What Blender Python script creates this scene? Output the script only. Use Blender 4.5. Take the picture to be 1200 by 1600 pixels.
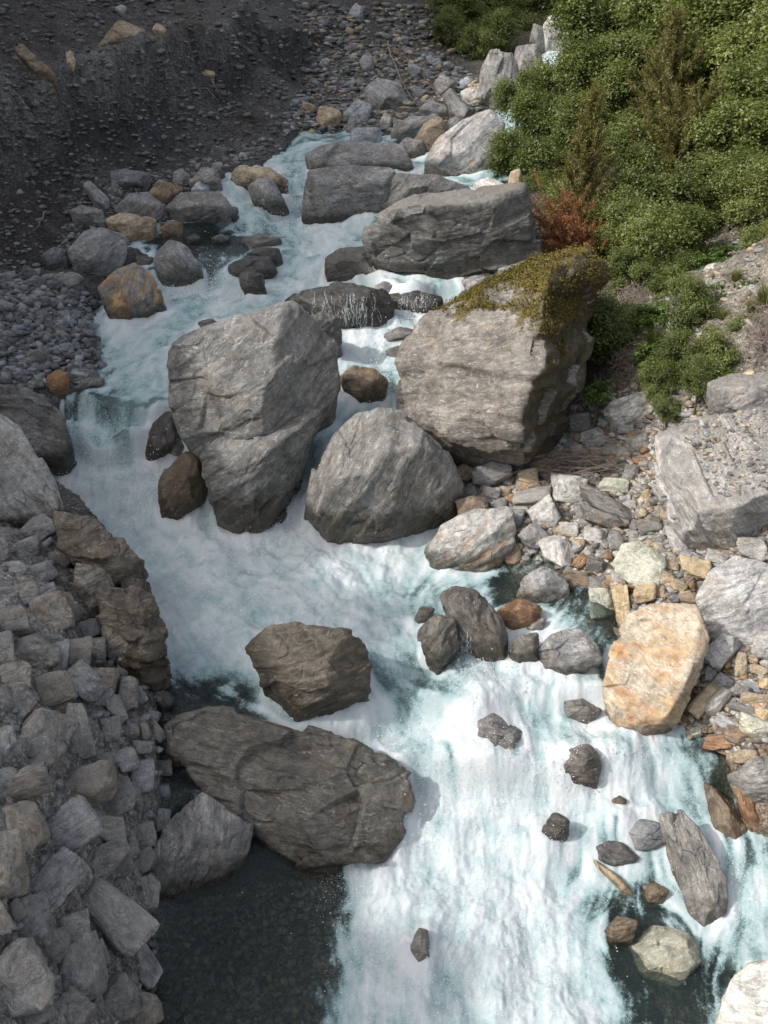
import bpy, bmesh, math, random
import numpy as np
from mathutils import Vector, Matrix

for o in list(bpy.data.objects):
    bpy.data.objects.remove(o)
SC = bpy.context.scene
COL = SC.collection
R = math.radians

# ---------------------------------------------------------------- camera, light, exposure
CAM_H, PITCH, VFOV = 13.0, R(30), R(58)
cam = bpy.data.cameras.new('camera')
cam.sensor_fit = 'VERTICAL'
cam.angle = VFOV
cam.clip_start, cam.clip_end = 0.1, 1000
cam_ob = bpy.data.objects.new('camera', cam)
COL.objects.link(cam_ob)
cam_ob.location = (0, 0, CAM_H)
cam_ob.rotation_euler = (R(90) - PITCH, 0, 0)
SC.camera = cam_ob

SUN_EL = R(41)
SUN_XY = np.array([-0.95, -0.31])
SUN_XY = SUN_XY / np.linalg.norm(SUN_XY)
TO_SUN = np.array([SUN_XY[0] * math.cos(SUN_EL), SUN_XY[1] * math.cos(SUN_EL), math.sin(SUN_EL)])
world = bpy.data.worlds.new('World')
SC.world = world
world.use_nodes = True
wn = world.node_tree.nodes
bgn = wn['Background']
sky = wn.new('ShaderNodeTexSky')
sky.sky_type = 'NISHITA'
sky.sun_disc = False
sky.sun_elevation = SUN_EL
sky.sun_rotation = math.atan2(TO_SUN[0], TO_SUN[1])
sky.air_density = 1.0
sky.dust_density = 5.0
sky.ozone_density = 0.6
hs = wn.new('ShaderNodeHueSaturation')   # thin high cloud: a paler sky
hs.inputs['Saturation'].default_value = .5
world.node_tree.links.new(sky.outputs[0], hs.inputs['Color'])
world.node_tree.links.new(hs.outputs[0], bgn.inputs[0])
bgn.inputs[1].default_value = 0.15
sun = bpy.data.lights.new('sun', 'SUN')
sun.energy = 2.0
sun.angle = R(1.4)
sun.color = (1.0, 0.962, 0.91)
sun_ob = bpy.data.objects.new('sun', sun)
COL.objects.link(sun_ob)
sun_ob.location = (-30, -10, 40)
sun_ob.rotation_euler = Vector(-TO_SUN).to_track_quat('-Z', 'Y').to_euler()
SC.view_settings.view_transform = 'Standard'
SC.view_settings.look = 'None'
SC.view_settings.exposure = 0.66
SC.view_settings.gamma = 1.0
SC.view_settings.use_curve_mapping = False
SC.cycles.max_bounces = 8
SC.cycles.diffuse_bounces = 3
SC.cycles.glossy_bounces = 2
SC.cycles.transparent_max_bounces = 8
SC.cycles.caustics_reflective = False
SC.cycles.caustics_refractive = False

# ---------------------------------------------------------------- noise
_rs = np.random.RandomState(11)
_PERM = _rs.permutation(512).astype(np.int64)
_G = _rs.normal(size=(512, 3))
_G /= np.linalg.norm(_G, axis=1)[:, None]


def pnoise(P):
    P = np.asarray(P, dtype=np.float64)
    I = np.floor(P).astype(np.int64)
    F = P - I
    U = F * F * F * (F * (F * 6 - 15) + 10)
    out = np.zeros(len(P))
    for dx in (0, 1):
        wx = U[:, 0] if dx else 1 - U[:, 0]
        hx = _PERM[(I[:, 0] + dx) & 511]
        for dy in (0, 1):
            wy = wx * (U[:, 1] if dy else 1 - U[:, 1])
            hy = _PERM[(hx + I[:, 1] + dy) & 511]
            for dz in (0, 1):
                w = wy * (U[:, 2] if dz else 1 - U[:, 2])
                g = _G[_PERM[(hy + I[:, 2] + dz) & 511]]
                out += w * (g[:, 0] * (F[:, 0] - dx) + g[:, 1] * (F[:, 1] - dy) + g[:, 2] * (F[:, 2] - dz))
    return out * 1.6


def fbm(P, octs=4, gain=0.5, ridged=False):
    a, s, tot = 1.0, np.zeros(len(P)), 0.0
    Q = np.array(P, dtype=np.float64)
    for k in range(octs):
        n = pnoise(Q + 17.3 * k)
        if ridged:
            n = 1 - 2 * np.abs(n)
        s += a * n
        tot += a
        a *= gain
        Q = Q * 2.03
    return s / tot


def sstep(a, b, x):
    t = np.clip((x - a) / (b - a), 0, 1)
    return t * t * (3 - 2 * t)


# ---------------------------------------------------------------- measured points of the photograph -> rays
TH = math.tan(VFOV / 2)
CP, SP = math.cos(PITCH), math.sin(PITCH)
FWD = np.array([0, CP, -SP])
UPV = np.array([0, SP, CP])
CAMP = np.array([0, 0, CAM_H])


def rays(u, v):
    u = np.atleast_1d(np.asarray(u, float))
    v = np.atleast_1d(np.asarray(v, float))
    a = (u - 600) / 600 * TH * 0.75
    b = (800 - v) / 800 * TH
    d = FWD[None] + a[:, None] * np.array([1, 0, 0])[None] + b[:, None] * UPV[None]
    return d


def at_y(u, v, y):
    d = rays(u, v)
    t = np.asarray(y) / d[:, 1]
    return CAMP + d * np.atleast_1d(t)[:, None]


def at_z(u, v, z):
    d = rays(u, v)
    t = (np.asarray(z) - CAM_H) / d[:, 2]
    return CAMP + d * np.atleast_1d(t)[:, None]


def project(P):
    Q = np.asarray(P) - CAMP
    dep = Q @ FWD
    return 600 + Q[:, 0] / dep / (TH * 0.75) * 600, 800 - (Q @ UPV) / dep / TH * 800


class RBF:
    def __init__(self, xyz, c=0.6, lam=0.0):
        X = np.asarray(xyz, float)
        self.X, self.c = X[:, :2], c
        n = len(X)
        A = self.k(self.X)
        A[np.arange(n), np.arange(n)] += lam
        M = np.zeros((n + 1, n + 1))
        M[:n, :n] = A
        M[:n, n] = 1
        M[n, :n] = 1
        rhs = np.append(X[:, 2], 0)
        self.w = np.linalg.solve(M, rhs)

    def k(self, P):
        d2 = ((P[:, None, :] - self.X[None]) ** 2).sum(2)
        return -np.sqrt(d2 + self.c ** 2)

    def __call__(self, x, y):
        sh = np.shape(x)
        P = np.stack([np.ravel(x), np.ravel(y)], 1)
        out = np.empty(len(P))
        for i in range(0, len(P), 60000):
            out[i:i + 60000] = self.k(P[i:i + 60000]) @ self.w[:-1] + self.w[-1]
        return out.reshape(sh)


# water level: u, v, z
WPTS = [
    (240, 1640, 0), (380, 1600, 0), (380, 1450, 0), (480, 1400, 0), (560, 1600, -.05), (700, 1600, -.05), (900, 1600, -.1), (1190, 1600, -.15),
    (620, 1450, .1), (750, 1450, .15), (880, 1450, .1), (1000, 1500, 0), (1150, 1450, .1),
    (650, 1320, .3), (780, 1320, .4), (900, 1330, .4), (1020, 1360, .25), (1150, 1360, .4),
    (640, 1200, .9), (760, 1220, .9), (880, 1230, .9), (1000, 1220, .9), (1130, 1250, .7),
    (620, 1110, 1.5), (720, 1090, 1.6), (850, 1110, 1.45), (980, 1140, 1.25), (1060, 1160, 1.1),
    (500, 1130, 1.6), (640, 1020, 1.8), (760, 1040, 1.75), (850, 1050, 1.75), (350, 1080, 1.75), (280, 1110, 1.7),
    (280, 950, 1.85), (450, 930, 1.9), (600, 920, 1.9), (700, 900, 1.95), (800, 900, 2.05), (880, 920, 2.1), (900, 990, 2.0),
    (230, 850, 1.95), (400, 860, 1.95), (560, 860, 1.95), (680, 850, 2.0),
    (110, 770, 2.1), (180, 780, 2.1), (250, 790, 2.1), (330, 820, 2.0), (440, 805, 2.1),
    (110, 690, 2.9), (190, 700, 2.9), (240, 700, 2.8), (110, 630, 3.5), (200, 630, 3.6), (260, 620, 3.6),
    (480, 720, 2.8), (530, 650, 3.3), (600, 610, 3.5), (560, 560, 3.8), (610, 545, 3.9), (540, 520, 4.05), (620, 500, 4.25), (680, 470, 4.4),
    (180, 540, 3.95), (280, 510, 4.05), (180, 480, 4.2), (380, 480, 4.2), (470, 460, 4.3), (330, 455, 4.3), (430, 430, 4.5),
    (330, 395, 5.0), (380, 390, 5.0), (250, 400, 4.9), (280, 370, 5.1), (450, 380, 4.95), (520, 370, 5.05), (570, 360, 5.1), (600, 420, 4.8), (660, 445, 4.75),
    (420, 330, 5.3), (480, 330, 5.2), (350, 295, 5.9), (450, 260, 6.2), (470, 215, 6.5), (560, 215, 6.55), (640, 255, 6.3), (720, 275, 6.25), (790, 290, 6.2),
    (690, 215, 6.7), (785, 190, 7.2), (800, 160, 7.6),
]
WX = [at_z(u, v, z)[0] for u, v, z in WPTS]
WX += [at_y(850, 95, 62)[0], at_y(890, 62, 66)[0], at_y(900, 55, 69)[0]]
water_rbf = RBF(WX, c=0.35)
MOUNDS = [(750, 1150, 1.5, 1.15, .45), (900, 1180, 1.3, .6, .2), (200, 665, 3.4, .5, .25), (640, 1185, 1.1, .4, .15), (660, 1480, .2, .3, .1),
          (960, 1170, 1.2, .45, .2), (860, 1330, .4, .4, .15), (340, 915, 1.9, .8, .15), (960, 1280, .6, .4, .15), (540, 462, 4.5, .8, .45), (650, 465, 4.5, .5, .25), (1045, 1485, 0, .5, .06)]
_M = [(at_z(u, v, z)[0], r, h) for u, v, z, r, h in MOUNDS]


STEP_H = .62


def step_phase(x, y, z):
    P = np.stack([np.ravel(x) * .45, np.ravel(y) * .45, np.full(np.size(x), 4.)], 1)
    ph = z / STEP_H + .45 * fbm(P, 3).reshape(np.shape(x)) + .12
    return ph - np.floor(ph)


def water_z(x, y):
    z = water_rbf(x, y)
    # the bed is a staircase of ledges, so the water drops in steps
    f = step_phase(x, y, z)
    z = z + .72 * STEP_H * (sstep(.30, .70, f) - f) * sstep(.25, .6, z)
    for p, r, h in _M:
        z = z + h * np.exp(-((x - p[0]) ** 2 + (y - p[1]) ** 2) / (r * r * .6))
    return z


RIVER_PX = [(215, 1680), (230, 1500), (235, 1400), (250, 1250), (245, 1110), (245, 1030), (205, 900), (130, 820), (80, 785), (75, 740), (92, 700),
            (90, 640), (140, 610), (150, 560), (135, 500), (160, 465), (200, 430), (235, 400), (190, 385), (240, 352), (320, 342), (330, 290),
            (415, 255), (438, 238), (470, 206), (560, 203), (620, 212), (690, 205), (768, 215), (770, 170), (840, 85), (862, 62), (925, 48), (930, 80),
            (830, 150), (815, 200), (815, 280), (825, 300), (760, 345), (700, 410), (725, 445), (705, 480), (650, 540), (640, 640), (720, 760), (690, 826), (770, 868),
            (850, 870), (900, 895), (975, 955), (985, 1010), (950, 1080), (1050, 1140), (1115, 1155), (1150, 1230), (1165, 1300), (1260, 1330), (1300, 1680)]


def hit_fn(fn, u, v):
    """first meeting of each view ray with a height field"""
    d = rays(u, v)
    out = CAMP + d * (95 / d[:, 1])[:, None]
    ys = 5 * (95 / 5) ** (np.arange(700) / 699)
    act = np.arange(len(d))
    pP = pg = None
    for y in ys:
        da = d[act]
        P = CAMP + da * (y / da[:, 1])[:, None]
        g = P[:, 2] - fn(P[:, 0], P[:, 1])
        if pP is not None:
            m = g <= 0
            if m.any():
                f = np.clip(pg[m] / (pg[m] - g[m] + 1e-9), 0, 1)[:, None]
                out[act[m]] = pP[m] * (1 - f) + P[m] * f
                k = ~m
                act, P, g = act[k], P[k], g[k]
                if not len(act):
                    break
        pP, pg = P, g
    return out


RIVER = hit_fn(water_z, [p[0] for p in RIVER_PX], [p[1] for p in RIVER_PX])[:, :2]


def river_sd(x, y):
    sh = np.shape(x)
    P = np.stack([np.ravel(x), np.ravel(y)], 1)
    d2 = np.full(len(P), 1e9)
    ins = np.zeros(len(P), bool)
    n = len(RIVER)
    for i in range(n):
        a, b = RIVER[i], RIVER[(i + 1) % n]
        e = b - a
        w = P - a
        t = np.clip((w @ e) / (e @ e + 1e-12), 0, 1)
        q = w - t[:, None] * e
        d2 = np.minimum(d2, (q * q).sum(1))
        c = ((a[1] <= P[:, 1]) & (b[1] > P[:, 1])) | ((b[1] <= P[:, 1]) & (a[1] > P[:, 1]))
        with np.errstate(divide='ignore', invalid='ignore'):
            xi = a[0] + (P[:, 1] - a[1]) * e[0] / (e[1] if abs(e[1]) > 1e-9 else 1e-9)
        ins ^= c & (P[:, 0] < xi)
    s = np.sqrt(d2)
    return np.where(ins, s, -s).reshape(sh)


# shrubs of the right-hand slope: u, v of the crown centre, distance, radius, kind
BUSH = [
    (795, 245, 39, 1.15, 'b'), (835, 190, 42, 1.4, 'b'), (872, 145, 45, 1.6, 'b'), (850, 262, 37, 1.3, 'b'), (905, 205, 40, 1.5, 'b'), (930, 118, 46, 1.8, 'b'),
    (880, 325, 33.5, 1.0, 'b'), (962, 175, 41, 1.7, 'b'), (1000, 88, 46, 2.1, 'b'), (1062, 140, 41, 1.9, 'f'), (1012, 235, 36.5, 1.6, 'b'), (1085, 50, 45, 2.3, 'b'),
    (1142, 115, 39, 1.9, 'b'), (1180, 35, 43, 2.2, 'b'), (1082, 222, 35, 1.6, 'f'), (1152, 212, 33, 1.6, 'b'), (1195, 150, 34, 1.6, 'b'), (1000, 300, 31.5, 1.3, 'b'),
    (1085, 305, 30.5, 1.3, 'b'), (1150, 285, 29.5, 1.2, 'b'), (965, 345, 29.5, 1.0, 'b'), (1015, 380, 27.5, 1.2, 'b'), (1065, 375, 28, 1.1, 'b'), (985, 425, 26, .75, 'b'),
    (1060, 428, 26.2, .7, 'b'), (945, 505, 22.6, .95, 'b'), (985, 520, 22.3, .6, 'b'), (1240, 90, 38, 2.0, 'b'), (1240, 220, 31, 1.6, 'b'), (930, 40, 56, 2.2, 'b'),
    (1040, 20, 52, 2.6, 'b'),
    (915, 280, 31.3, 1.25, 'c'), (885, 362, 30.2, .92, 'r'), (928, 375, 29.8, .7, 'r'), (845, 300, 35.5, .8, 'b'), (905, 350, 31.5, .7, 'f'),
    (1040, 130, 39.5, 1.3, 'c'), (1120, 565, 19.5, .62, 'b'), (1070, 555, 20, .65, 'b'), (1085, 490, 21.5, .75, 'b'), (1155, 465, 21.8, .6, 'h'),
    (935, 610, 20.3, .36, 'h'), (1040, 495, 22, .5, 'h'), (1125, 520, 20.8, .5, 'b'), (1010, 555, 20.8, .4, 'h'), (1030, 590, 19.9, .5, 'b'), (1110, 420, 25, .5, 'h'), (1140, 400, 25, .45, 'h'),
    (765, 250, 39.5, .9, 'b'), (810, 150, 44, 1.2, 'b'), (1185, 300, 28, 1.0, 'b'), (1095, 590, 18.9, .45, 'b'), (1045, 640, 18.2, .34, 'b'), (1050, 450, 23.5, .6, 'b'), (1165, 430, 23.2, .5, 'h'), (1190, 380, 24.5, .6, 'b'), (1130, 455, 22.6, .4, 'h'), (1175, 520, 20.0, .5, 'b'), (1010, 500, 22.4, .45, 'h'), (1150, 600, 18.3, .3, 'h'), (1200, 440, 22, .5, 'b'),
]
BPOS = np.array([at_y(b[0], b[1], b[2])[0] for b in BUSH])

# ground: u, v, kind, value
GPTS = [
    # near rubble bank
    (0, 1620, 'z', 3.2), (120, 1620, 'z', 1.7), (225, 1600, 'z', .35), (235, 1450, 'z', .5), (120, 1450, 'z', 2.0), (0, 1450, 'z', 3.4), (0, 1300, 'z', 3.6), (120, 1300, 'z', 2.6),
    (235, 1280, 'z', 1.1), (240, 1170, 'z', 1.8), (120, 1150, 'z', 2.9), (0, 1150, 'z', 3.9), (0, 1000, 'z', 4.1), (120, 1000, 'z', 3.2), (215, 1020, 'z', 2.3),
    (100, 900, 'z', 3.1), (0, 880, 'z', 4.0), (180, 890, 'z', 2.4), (60, 800, 'z', 2.9), (0, 770, 'z', 3.3),
    # gravel bar on the left
    (60, 700, 'z', 2.9), (0, 690, 'z', 3.3), (0, 610, 'z', 4.2), (130, 600, 'z', 3.75), (60, 540, 'z', 4.5), (0, 480, 'z', 5.4), (130, 510, 'z', 4.25), (100, 440, 'z', 4.9), (0, 400, 'y', 29.5),
    (90, 380, 'y', 31.5), (170, 340, 'y', 34.5), (0, 310, 'y', 32), (100, 280, 'y', 35.5),
    # scree
    (230, 275, 'y', 38.5), (330, 235, 'y', 42), (400, 225, 'y', 44), (0, 250, 'y', 34), (60, 205, 'y', 36), (110, 195, 'y', 37.6), (180, 165, 'y', 40.6), (250, 128, 'y', 43.5), (330, 98, 'y', 47), (400, 60, 'y', 51), (0, 190, 'y', 40),
    (60, 150, 'y', 44), (110, 168, 'y', 43), (180, 138, 'y', 47), (250, 104, 'y', 50.5), (330, 76, 'y', 54), (200, 60, 'y', 55), (100, 60, 'y', 51), (0, 0, 'y', 54), (250, 0, 'y', 60), (450, 0, 'y', 64), (360, 150, 'y', 48), (430, 120, 'y', 52), (500, 150, 'y', 53), (480, 200, 'y', 48),
    (560, 60, 'y', 60), (640, 0, 'y', 68), (650, 120, 'y', 56), (700, 60, 'y', 63), (600, 190, 'y', 50), (740, 150, 'y', 54), (760, 90, 'y', 62), (800, 40, 'y', 70), (840, 80, 'y', 66), (900, 30, 'y', 78), (960, 10, 'y', 84),
    # right bank
    (1190, 1260, 'z', 1.0), (1200, 1150, 'z', 1.75), (1130, 1120, 'z', 1.5), (1060, 1090, 'z', 1.5), (1200, 1030, 'z', 2.4), (1100, 1000, 'z', 2.2), (1000, 900, 'z', 2.5), (1100, 880, 'z', 2.9), (1200, 880, 'z', 3.4),
    (900, 850, 'z', 2.45), (800, 840, 'z', 2.3), (720, 790, 'z', 2.35), (850, 760, 'z', 2.8), (960, 760, 'z', 3.1), (1050, 800, 'z', 3.1), (900, 690, 'z', 3.2), (1000, 690, 'z', 3.7), (1100, 700, 'z', 4.1),
    (1200, 700, 'z', 4.7), (950, 620, 'z', 4.0), (1050, 610, 'z', 4.8), (1200, 600, 'z', 5.8), (900, 560, 'z', 4.3), (1000, 520, 'y', 21.8), (1100, 500, 'y', 21.5), (1200, 480, 'y', 20), (1200, 380, 'y', 22.5),
    (1110, 420, 'y', 24.5), (1000, 460, 'y', 24.5), (920, 470, 'y', 26), (820, 440, 'y', 29),
]
GX = []
for u, v, k, val in GPTS:
    GX.append(at_z(u, v, val)[0] if k == 'z' else at_y(u, v, val)[0])
for b, p in zip(BUSH, BPOS):
    if b[3] > 1.05 and b[2] < 50 and b[4] == 'b':
        GX.append(np.array([p[0], p[1], p[2] - 1.15 * b[3]]))
GX += [np.array(q, float) for q in [(60, 40, 30), (45, 20, 22), (30, 10, 12), (16, 4, 5), (60, 80, 40), (30, 75, 22), (0, 100, 26), (-30, 100, 24), (30, 110, 34), (10, 92, 17), (0, 0, 0), (-5, -6, 1.5), (8, 2, 0)]]
ground_rbf = RBF(GX, c=0.8, lam=0.25)
SHADE_X = [-2.4, -1.4, -1.5, -1.7, -.4, 1.2, 2.4, 4.5, 13, 20]  # how far the wall's shade reaches across the bed


def ground_raw(x, y):
    """valley floor and sides before the bed is cut"""
    z = ground_rbf(x, y)
    # unseen steep wall added on the left, crest shaped to shade the gorge
    edge = -(2.8 + .375 * np.maximum(y, 0))
    d = np.maximum(edge - x, 0)
    yt = y + 4.5 + .13 * y
    zt = np.interp(yt, [0, 12, 20, 30, 45, 70], [0, 1, 2, 4, 6.5, 9])
    xt = np.interp(yt, [0, 10, 17, 24, 30, 36, 45, 55, 66, 85], SHADE_X)
    crest = zt + (xt - (edge - 14)) * math.tan(SUN_EL) / -SUN_XY[0]
    ripple = .9 * np.sin(y * .9) + .6 * np.sin(y * 2.1 + 1) + .35 * np.sin(y * 4.3)
    wall = np.maximum(crest + ripple - ground_rbf(edge - 14, y), 4) * sstep(0, 14, d) ** 1.15  # height of the added unseen wall
    return z + wall


NX, NY = 900, 860
gx = np.linspace(-40, 40, NX)
gy = np.linspace(4, 90, NY)
GXX, GYY = np.meshgrid(gx, gy)


def carve(x, y, raw, wz, sd):
    bed = wz - np.clip(.06 + .55 * sd, .06, .75)
    out = np.maximum(raw, wz + .03 + .35 * np.minimum(-sd, .8))
    g = np.where(sd > 0, bed, out)
    return g


LEDGE = np.array([at_y(u, v, y)[0][:2] for u, v, y in [(-60, 300, 32.5), (0, 270, 34), (60, 212, 36), (110, 195, 37.8), (180, 165, 40.6), (250, 128, 43.5), (330, 98, 47), (400, 60, 51), (440, 40, 54)]])


def scree_ledge(x, y):
    P = np.stack([np.ravel(x), np.ravel(y)], 1)
    wob = fbm(np.stack([P[:, 0] * .7, P[:, 1] * .7, np.full(len(P), 3.)], 1), 3) * 1.1
    best = np.full(len(P), 1e9)
    sd = np.zeros(len(P))
    for a, b in zip(LEDGE[:-1], LEDGE[1:]):
        e = b - a
        w = P - a
        t = np.clip((w @ e) / (e @ e), 0, 1)
        q = w - t[:, None] * e
        d = np.sqrt((q * q).sum(1))
        sgn = np.sign(e[0] * w[:, 1] - e[1] * w[:, 0])
        m = d < best
        best[m] = d[m]
        sd[m] = (sgn * d)[m]
    sd = sd + wob
    near = np.exp(-(best / 4.5) ** 2)
    gul = fbm(np.stack([P[:, 0] * .55 + P[:, 1] * .25, P[:, 1] * .16 - P[:, 0] * .1, np.full(len(P), 8.)], 1), 4, .55, True)
    zone = sstep(26, 33, P[:, 1]) * sstep(-2, -6, P[:, 0])
    out = near * (1.7 * sstep(-.35, .35, sd) - .5 * sstep(.6, -.9, sd) * sstep(-3.5, -.9, sd)) + gul * .26 * zone
    return out.reshape(np.shape(x))


def rough(x, y, sd):
    P = np.stack([np.ravel(x), np.ravel(y), np.zeros(np.size(x))], 1)
    n = fbm(P * .55, 3) * .32 + fbm(P * 2.3 + 40, 4, .6) * .13
    return (n.reshape(np.shape(x)) + scree_ledge(x, y)) * sstep(.3, -.9, sd)


def ground_full(x, y):
    sd = river_sd(x, y)
    wz = water_z(x, y)
    return carve(x, y, ground_raw(x, y) + rough(x, y, sd), wz, sd), wz, sd


GZ, WZ, SD = ground_full(GXX, GYY)


def samp(A, x, y):
    fx = np.clip((np.asarray(x) + 40) / 80 * (NX - 1), 0, NX - 1.001)
    fy = np.clip((np.asarray(y) - 4) / 86 * (NY - 1), 0, NY - 1.001)
    i, j = fy.astype(int), fx.astype(int)
    a, b = fy - i, fx - j
    return (A[i, j] * (1 - a) * (1 - b) + A[i + 1, j] * a * (1 - b) + A[i, j + 1] * (1 - a) * b + A[i + 1, j + 1] * a * b)


SURF = np.where(SD > 0, np.maximum(GZ, WZ), GZ)
surf = lambda x, y: samp(SURF, x, y)
ground = lambda x, y: samp(GZ, x, y)
hit = lambda u, v: hit_fn(surf, u, v)
hit_ground = lambda u, v: hit_fn(ground, u, v)


# ---------------------------------------------------------------- node helpers
def new_mat(name):
    m = bpy.data.materials.new(name)
    m.use_nodes = True
    nt = m.node_tree
    for n in list(nt.nodes):
        nt.nodes.remove(n)
    out = nt.nodes.new('ShaderNodeOutputMaterial')
    return m, nt, out


class NB:
    def __init__(self, nt):
        self.nt = nt

    def n(self, kind, **kw):
        nd = self.nt.nodes.new('ShaderNode' + kind)
        for k, v in kw.items():
            setattr(nd, k, v)
        return nd

    def link(self, a, b):
        self.nt.links.new(a, b)

    def put(self, sock, val):
        if hasattr(val, 'default_value') or hasattr(val, 'is_linked'):
            self.link(val, sock)
        else:
            sock.default_value = val

    def math(self, op, a, b=0.0, clamp=False):
        nd = self.n('Math', operation=op, use_clamp=clamp)
        self.put(nd.inputs[0], a)
        self.put(nd.inputs[1], b)
        return nd.outputs[0]

    def ramp(self, x, a, b, lo=0.0, hi=1.0):
        nd = self.n('MapRange', interpolation_type='SMOOTHSTEP')
        self.put(nd.inputs[0], x)
        nd.inputs[1].default_value, nd.inputs[2].default_value = a, b
        nd.inputs[3].default_value, nd.inputs[4].default_value = lo, hi
        return nd.outputs[0]

    def noise(self, vec, scale, detail=4, rough=.55, dist=0.0):
        nd = self.n('TexNoise')
        self.link(vec, nd.inputs['Vector'])
        nd.inputs['Scale'].default_value = scale
        nd.inputs['Detail'].default_value = detail
        nd.inputs['Roughness'].default_value = rough
        nd.inputs['Distortion'].default_value = dist
        return nd.outputs[0]

    def mix(self, f, a, b, blend='MIX'):
        nd = self.n('MixRGB', blend_type=blend)
        self.put(nd.inputs[0], f)
        for s, v in ((nd.inputs[1], a), (nd.inputs[2], b)):
            if isinstance(v, tuple):
                s.default_value = (*v, 1)[:4]
            else:
                self.link(v, s)
        return nd.outputs[0]

    def vmul(self, a, s):
        nd = self.n('VectorMath', operation='MULTIPLY')
        self.put(nd.inputs[0], a)
        if isinstance(s, tuple):
            nd.inputs[1].default_value = s
        else:
            self.link(s, nd.inputs[1])
        return nd.outputs[0]

    def grey(self, x):
        nd = self.n('CombineColor')
        for i in range(3):
            self.link(x, nd.inputs[i])
        return nd.outputs[0]

    def attr(self, name, typ='GEOMETRY'):
        nd = self.n('Attribute', attribute_type=typ, attribute_name=name)
        return nd


# ---------------------------------------------------------------- materials
def rock_material():
    m, nt, out = new_mat('schist')
    b = NB(nt)
    tc = b.n('TexCoord')
    sc = b.attr('tex', 'OBJECT').outputs['Fac']
    comb = b.n('CombineXYZ')
    for i in range(3):
        b.link(sc, comb.inputs[i])
    off = b.n('ObjectInfo').outputs['Random']
    offs = b.n('CombineXYZ')
    o1 = b.math('MULTIPLY', off, 37.0)
    for i in range(3):
        b.link(o1, offs.inputs[i])
    p0 = b.vmul(tc.outputs['Object'], comb.outputs[0])
    add = b.n('VectorMath', operation='ADD')
    b.link(p0, add.inputs[0])
    b.link(offs.outputs[0], add.inputs[1])
    p = add.outputs[0]
    warp = b.noise(p, 1.1, 3)
    wv = b.n('VectorMath', operation='SCALE')
    wnode = b.n('TexNoise')
    b.link(p, wnode.inputs['Vector'])
    wnode.inputs['Scale'].default_value = 1.3
    wnode.inputs['Detail'].default_value = 3
    b.link(wnode.outputs[1], wv.inputs[0])
    wv.inputs['Scale'].default_value = .38
    add2 = b.n('VectorMath', operation='ADD')
    b.link(p, add2.inputs[0])
    b.link(wv.outputs[0], add2.inputs[1])
    pw = add2.outputs[0]
    lamv = b.vmul(pw, (1.1, 1.1, 11.0))
    lam0 = b.noise(lamv, 1.6, 7, .66)
    lmask = b.ramp(b.noise(p, .9, 3), .36, .6)
    lam = b.math('ADD', b.math('MULTIPLY', b.math('SUBTRACT', lam0, .5), b.math('MULTIPLY', lmask, b.attr('band', 'OBJECT').outputs['Fac'])), .5)
    lamf = b.noise(b.vmul(pw, (2.0, 2.0, 34.0)), 2.0, 4, .6)
    blot = b.noise(p, 1.4, 5, .6)
    fine = b.noise(p, 26, 5, .7)
    mid = b.noise(p, 7, 5, .65)
    tint = b.attr('tint', 'OBJECT').outputs['Color']
    val = b.math('MULTIPLY', b.ramp(lam, .30, .70, .62, 1.42), b.ramp(blot, .28, .72, .72, 1.25))
    val = b.math('MULTIPLY', val, b.ramp(lamf, .3, .7, .88, 1.12))
    val = b.math('MULTIPLY', val, b.ramp(mid, .28, .72, .70, 1.3))
    val = b.math('MULTIPLY', val, b.ramp(fine, .25, .75, .72, 1.28))
    col = b.mix(1.0, tint, b.grey(val), 'MULTIPLY')
    # hairline cracks, mostly along the layers
    vc = b.n('TexVoronoi', feature='DISTANCE_TO_EDGE')
    b.link(b.vmul(pw, (.9, .9, 2.6)), vc.inputs['Vector'])
    vc.inputs['Scale'].default_value = 1.5
    crack = b.math('MULTIPLY', b.ramp(vc.outputs['Distance'], .0, .022, 1, 0), b.ramp(b.noise(p, 1.9, 3), .52, .66))
    col = b.mix(b.math('MULTIPLY', crack, .5), col, b.mix(1.0, col, (.25, .23, .21), 'MULTIPLY'))
    # brown weathering
    brown = b.math('MULTIPLY', b.ramp(b.noise(p, 2.2, 5, .65), .48, .72), .45)
    col = b.mix(brown, col, b.mix(1.0, col, (1.05, .84, .62), 'MULTIPLY'))
    # quartz veins along the layers
    vein = b.math('ABSOLUTE', b.math('SUBTRACT', b.noise(b.vmul(pw, (1.0, 1.0, 7.0)), 1.7, 3, .5), .5))
    vein = b.math('MULTIPLY', b.ramp(vein, .0, .018, 1, 0), b.ramp(b.noise(p, 3.0, 3), .46, .6))
    veinc = b.mix(.6, tint, (.7, .68, .64))
    col = b.mix(b.math('MULTIPLY', vein, .85), col, veinc)
    # iron stain
    rust = b.attr('rust', 'OBJECT').outputs['Fac']
    rn = b.noise(b.vmul(pw, (1.0, 1.0, 2.6)), 1.25, 6, .62, .4)
    rsum = b.math('ADD', rn, b.math('MULTIPLY', rust, .42))
    rmask = b.math('MULTIPLY', b.ramp(rsum, .62, .86), b.ramp(rust, 0.0, .08))
    rc = b.mix(b.ramp(b.noise(pw, 4.5, 4), .38, .66), (.50, .33, .15), (.30, .115, .03))
    rcol = b.mix(1.0, rc, b.grey(b.ramp(lam, .25, .75, .75, 1.3)), 'MULTIPLY')
    col = b.mix(b.math('MULTIPLY', rmask, .82), col, rcol)
    # moss on faces that look up
    geo = b.n('NewGeometry')
    sepn = b.n('SeparateXYZ')
    b.link(geo.outputs['Normal'], sepn.inputs[0])
    sepp = b.n('SeparateXYZ')
    b.link(geo.outputs['Position'], sepp.inputs[0])
    moss = b.attr('moss', 'OBJECT').outputs['Fac']
    mz = b.attr('moss_z', 'OBJECT').outputs['Fac']
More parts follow.
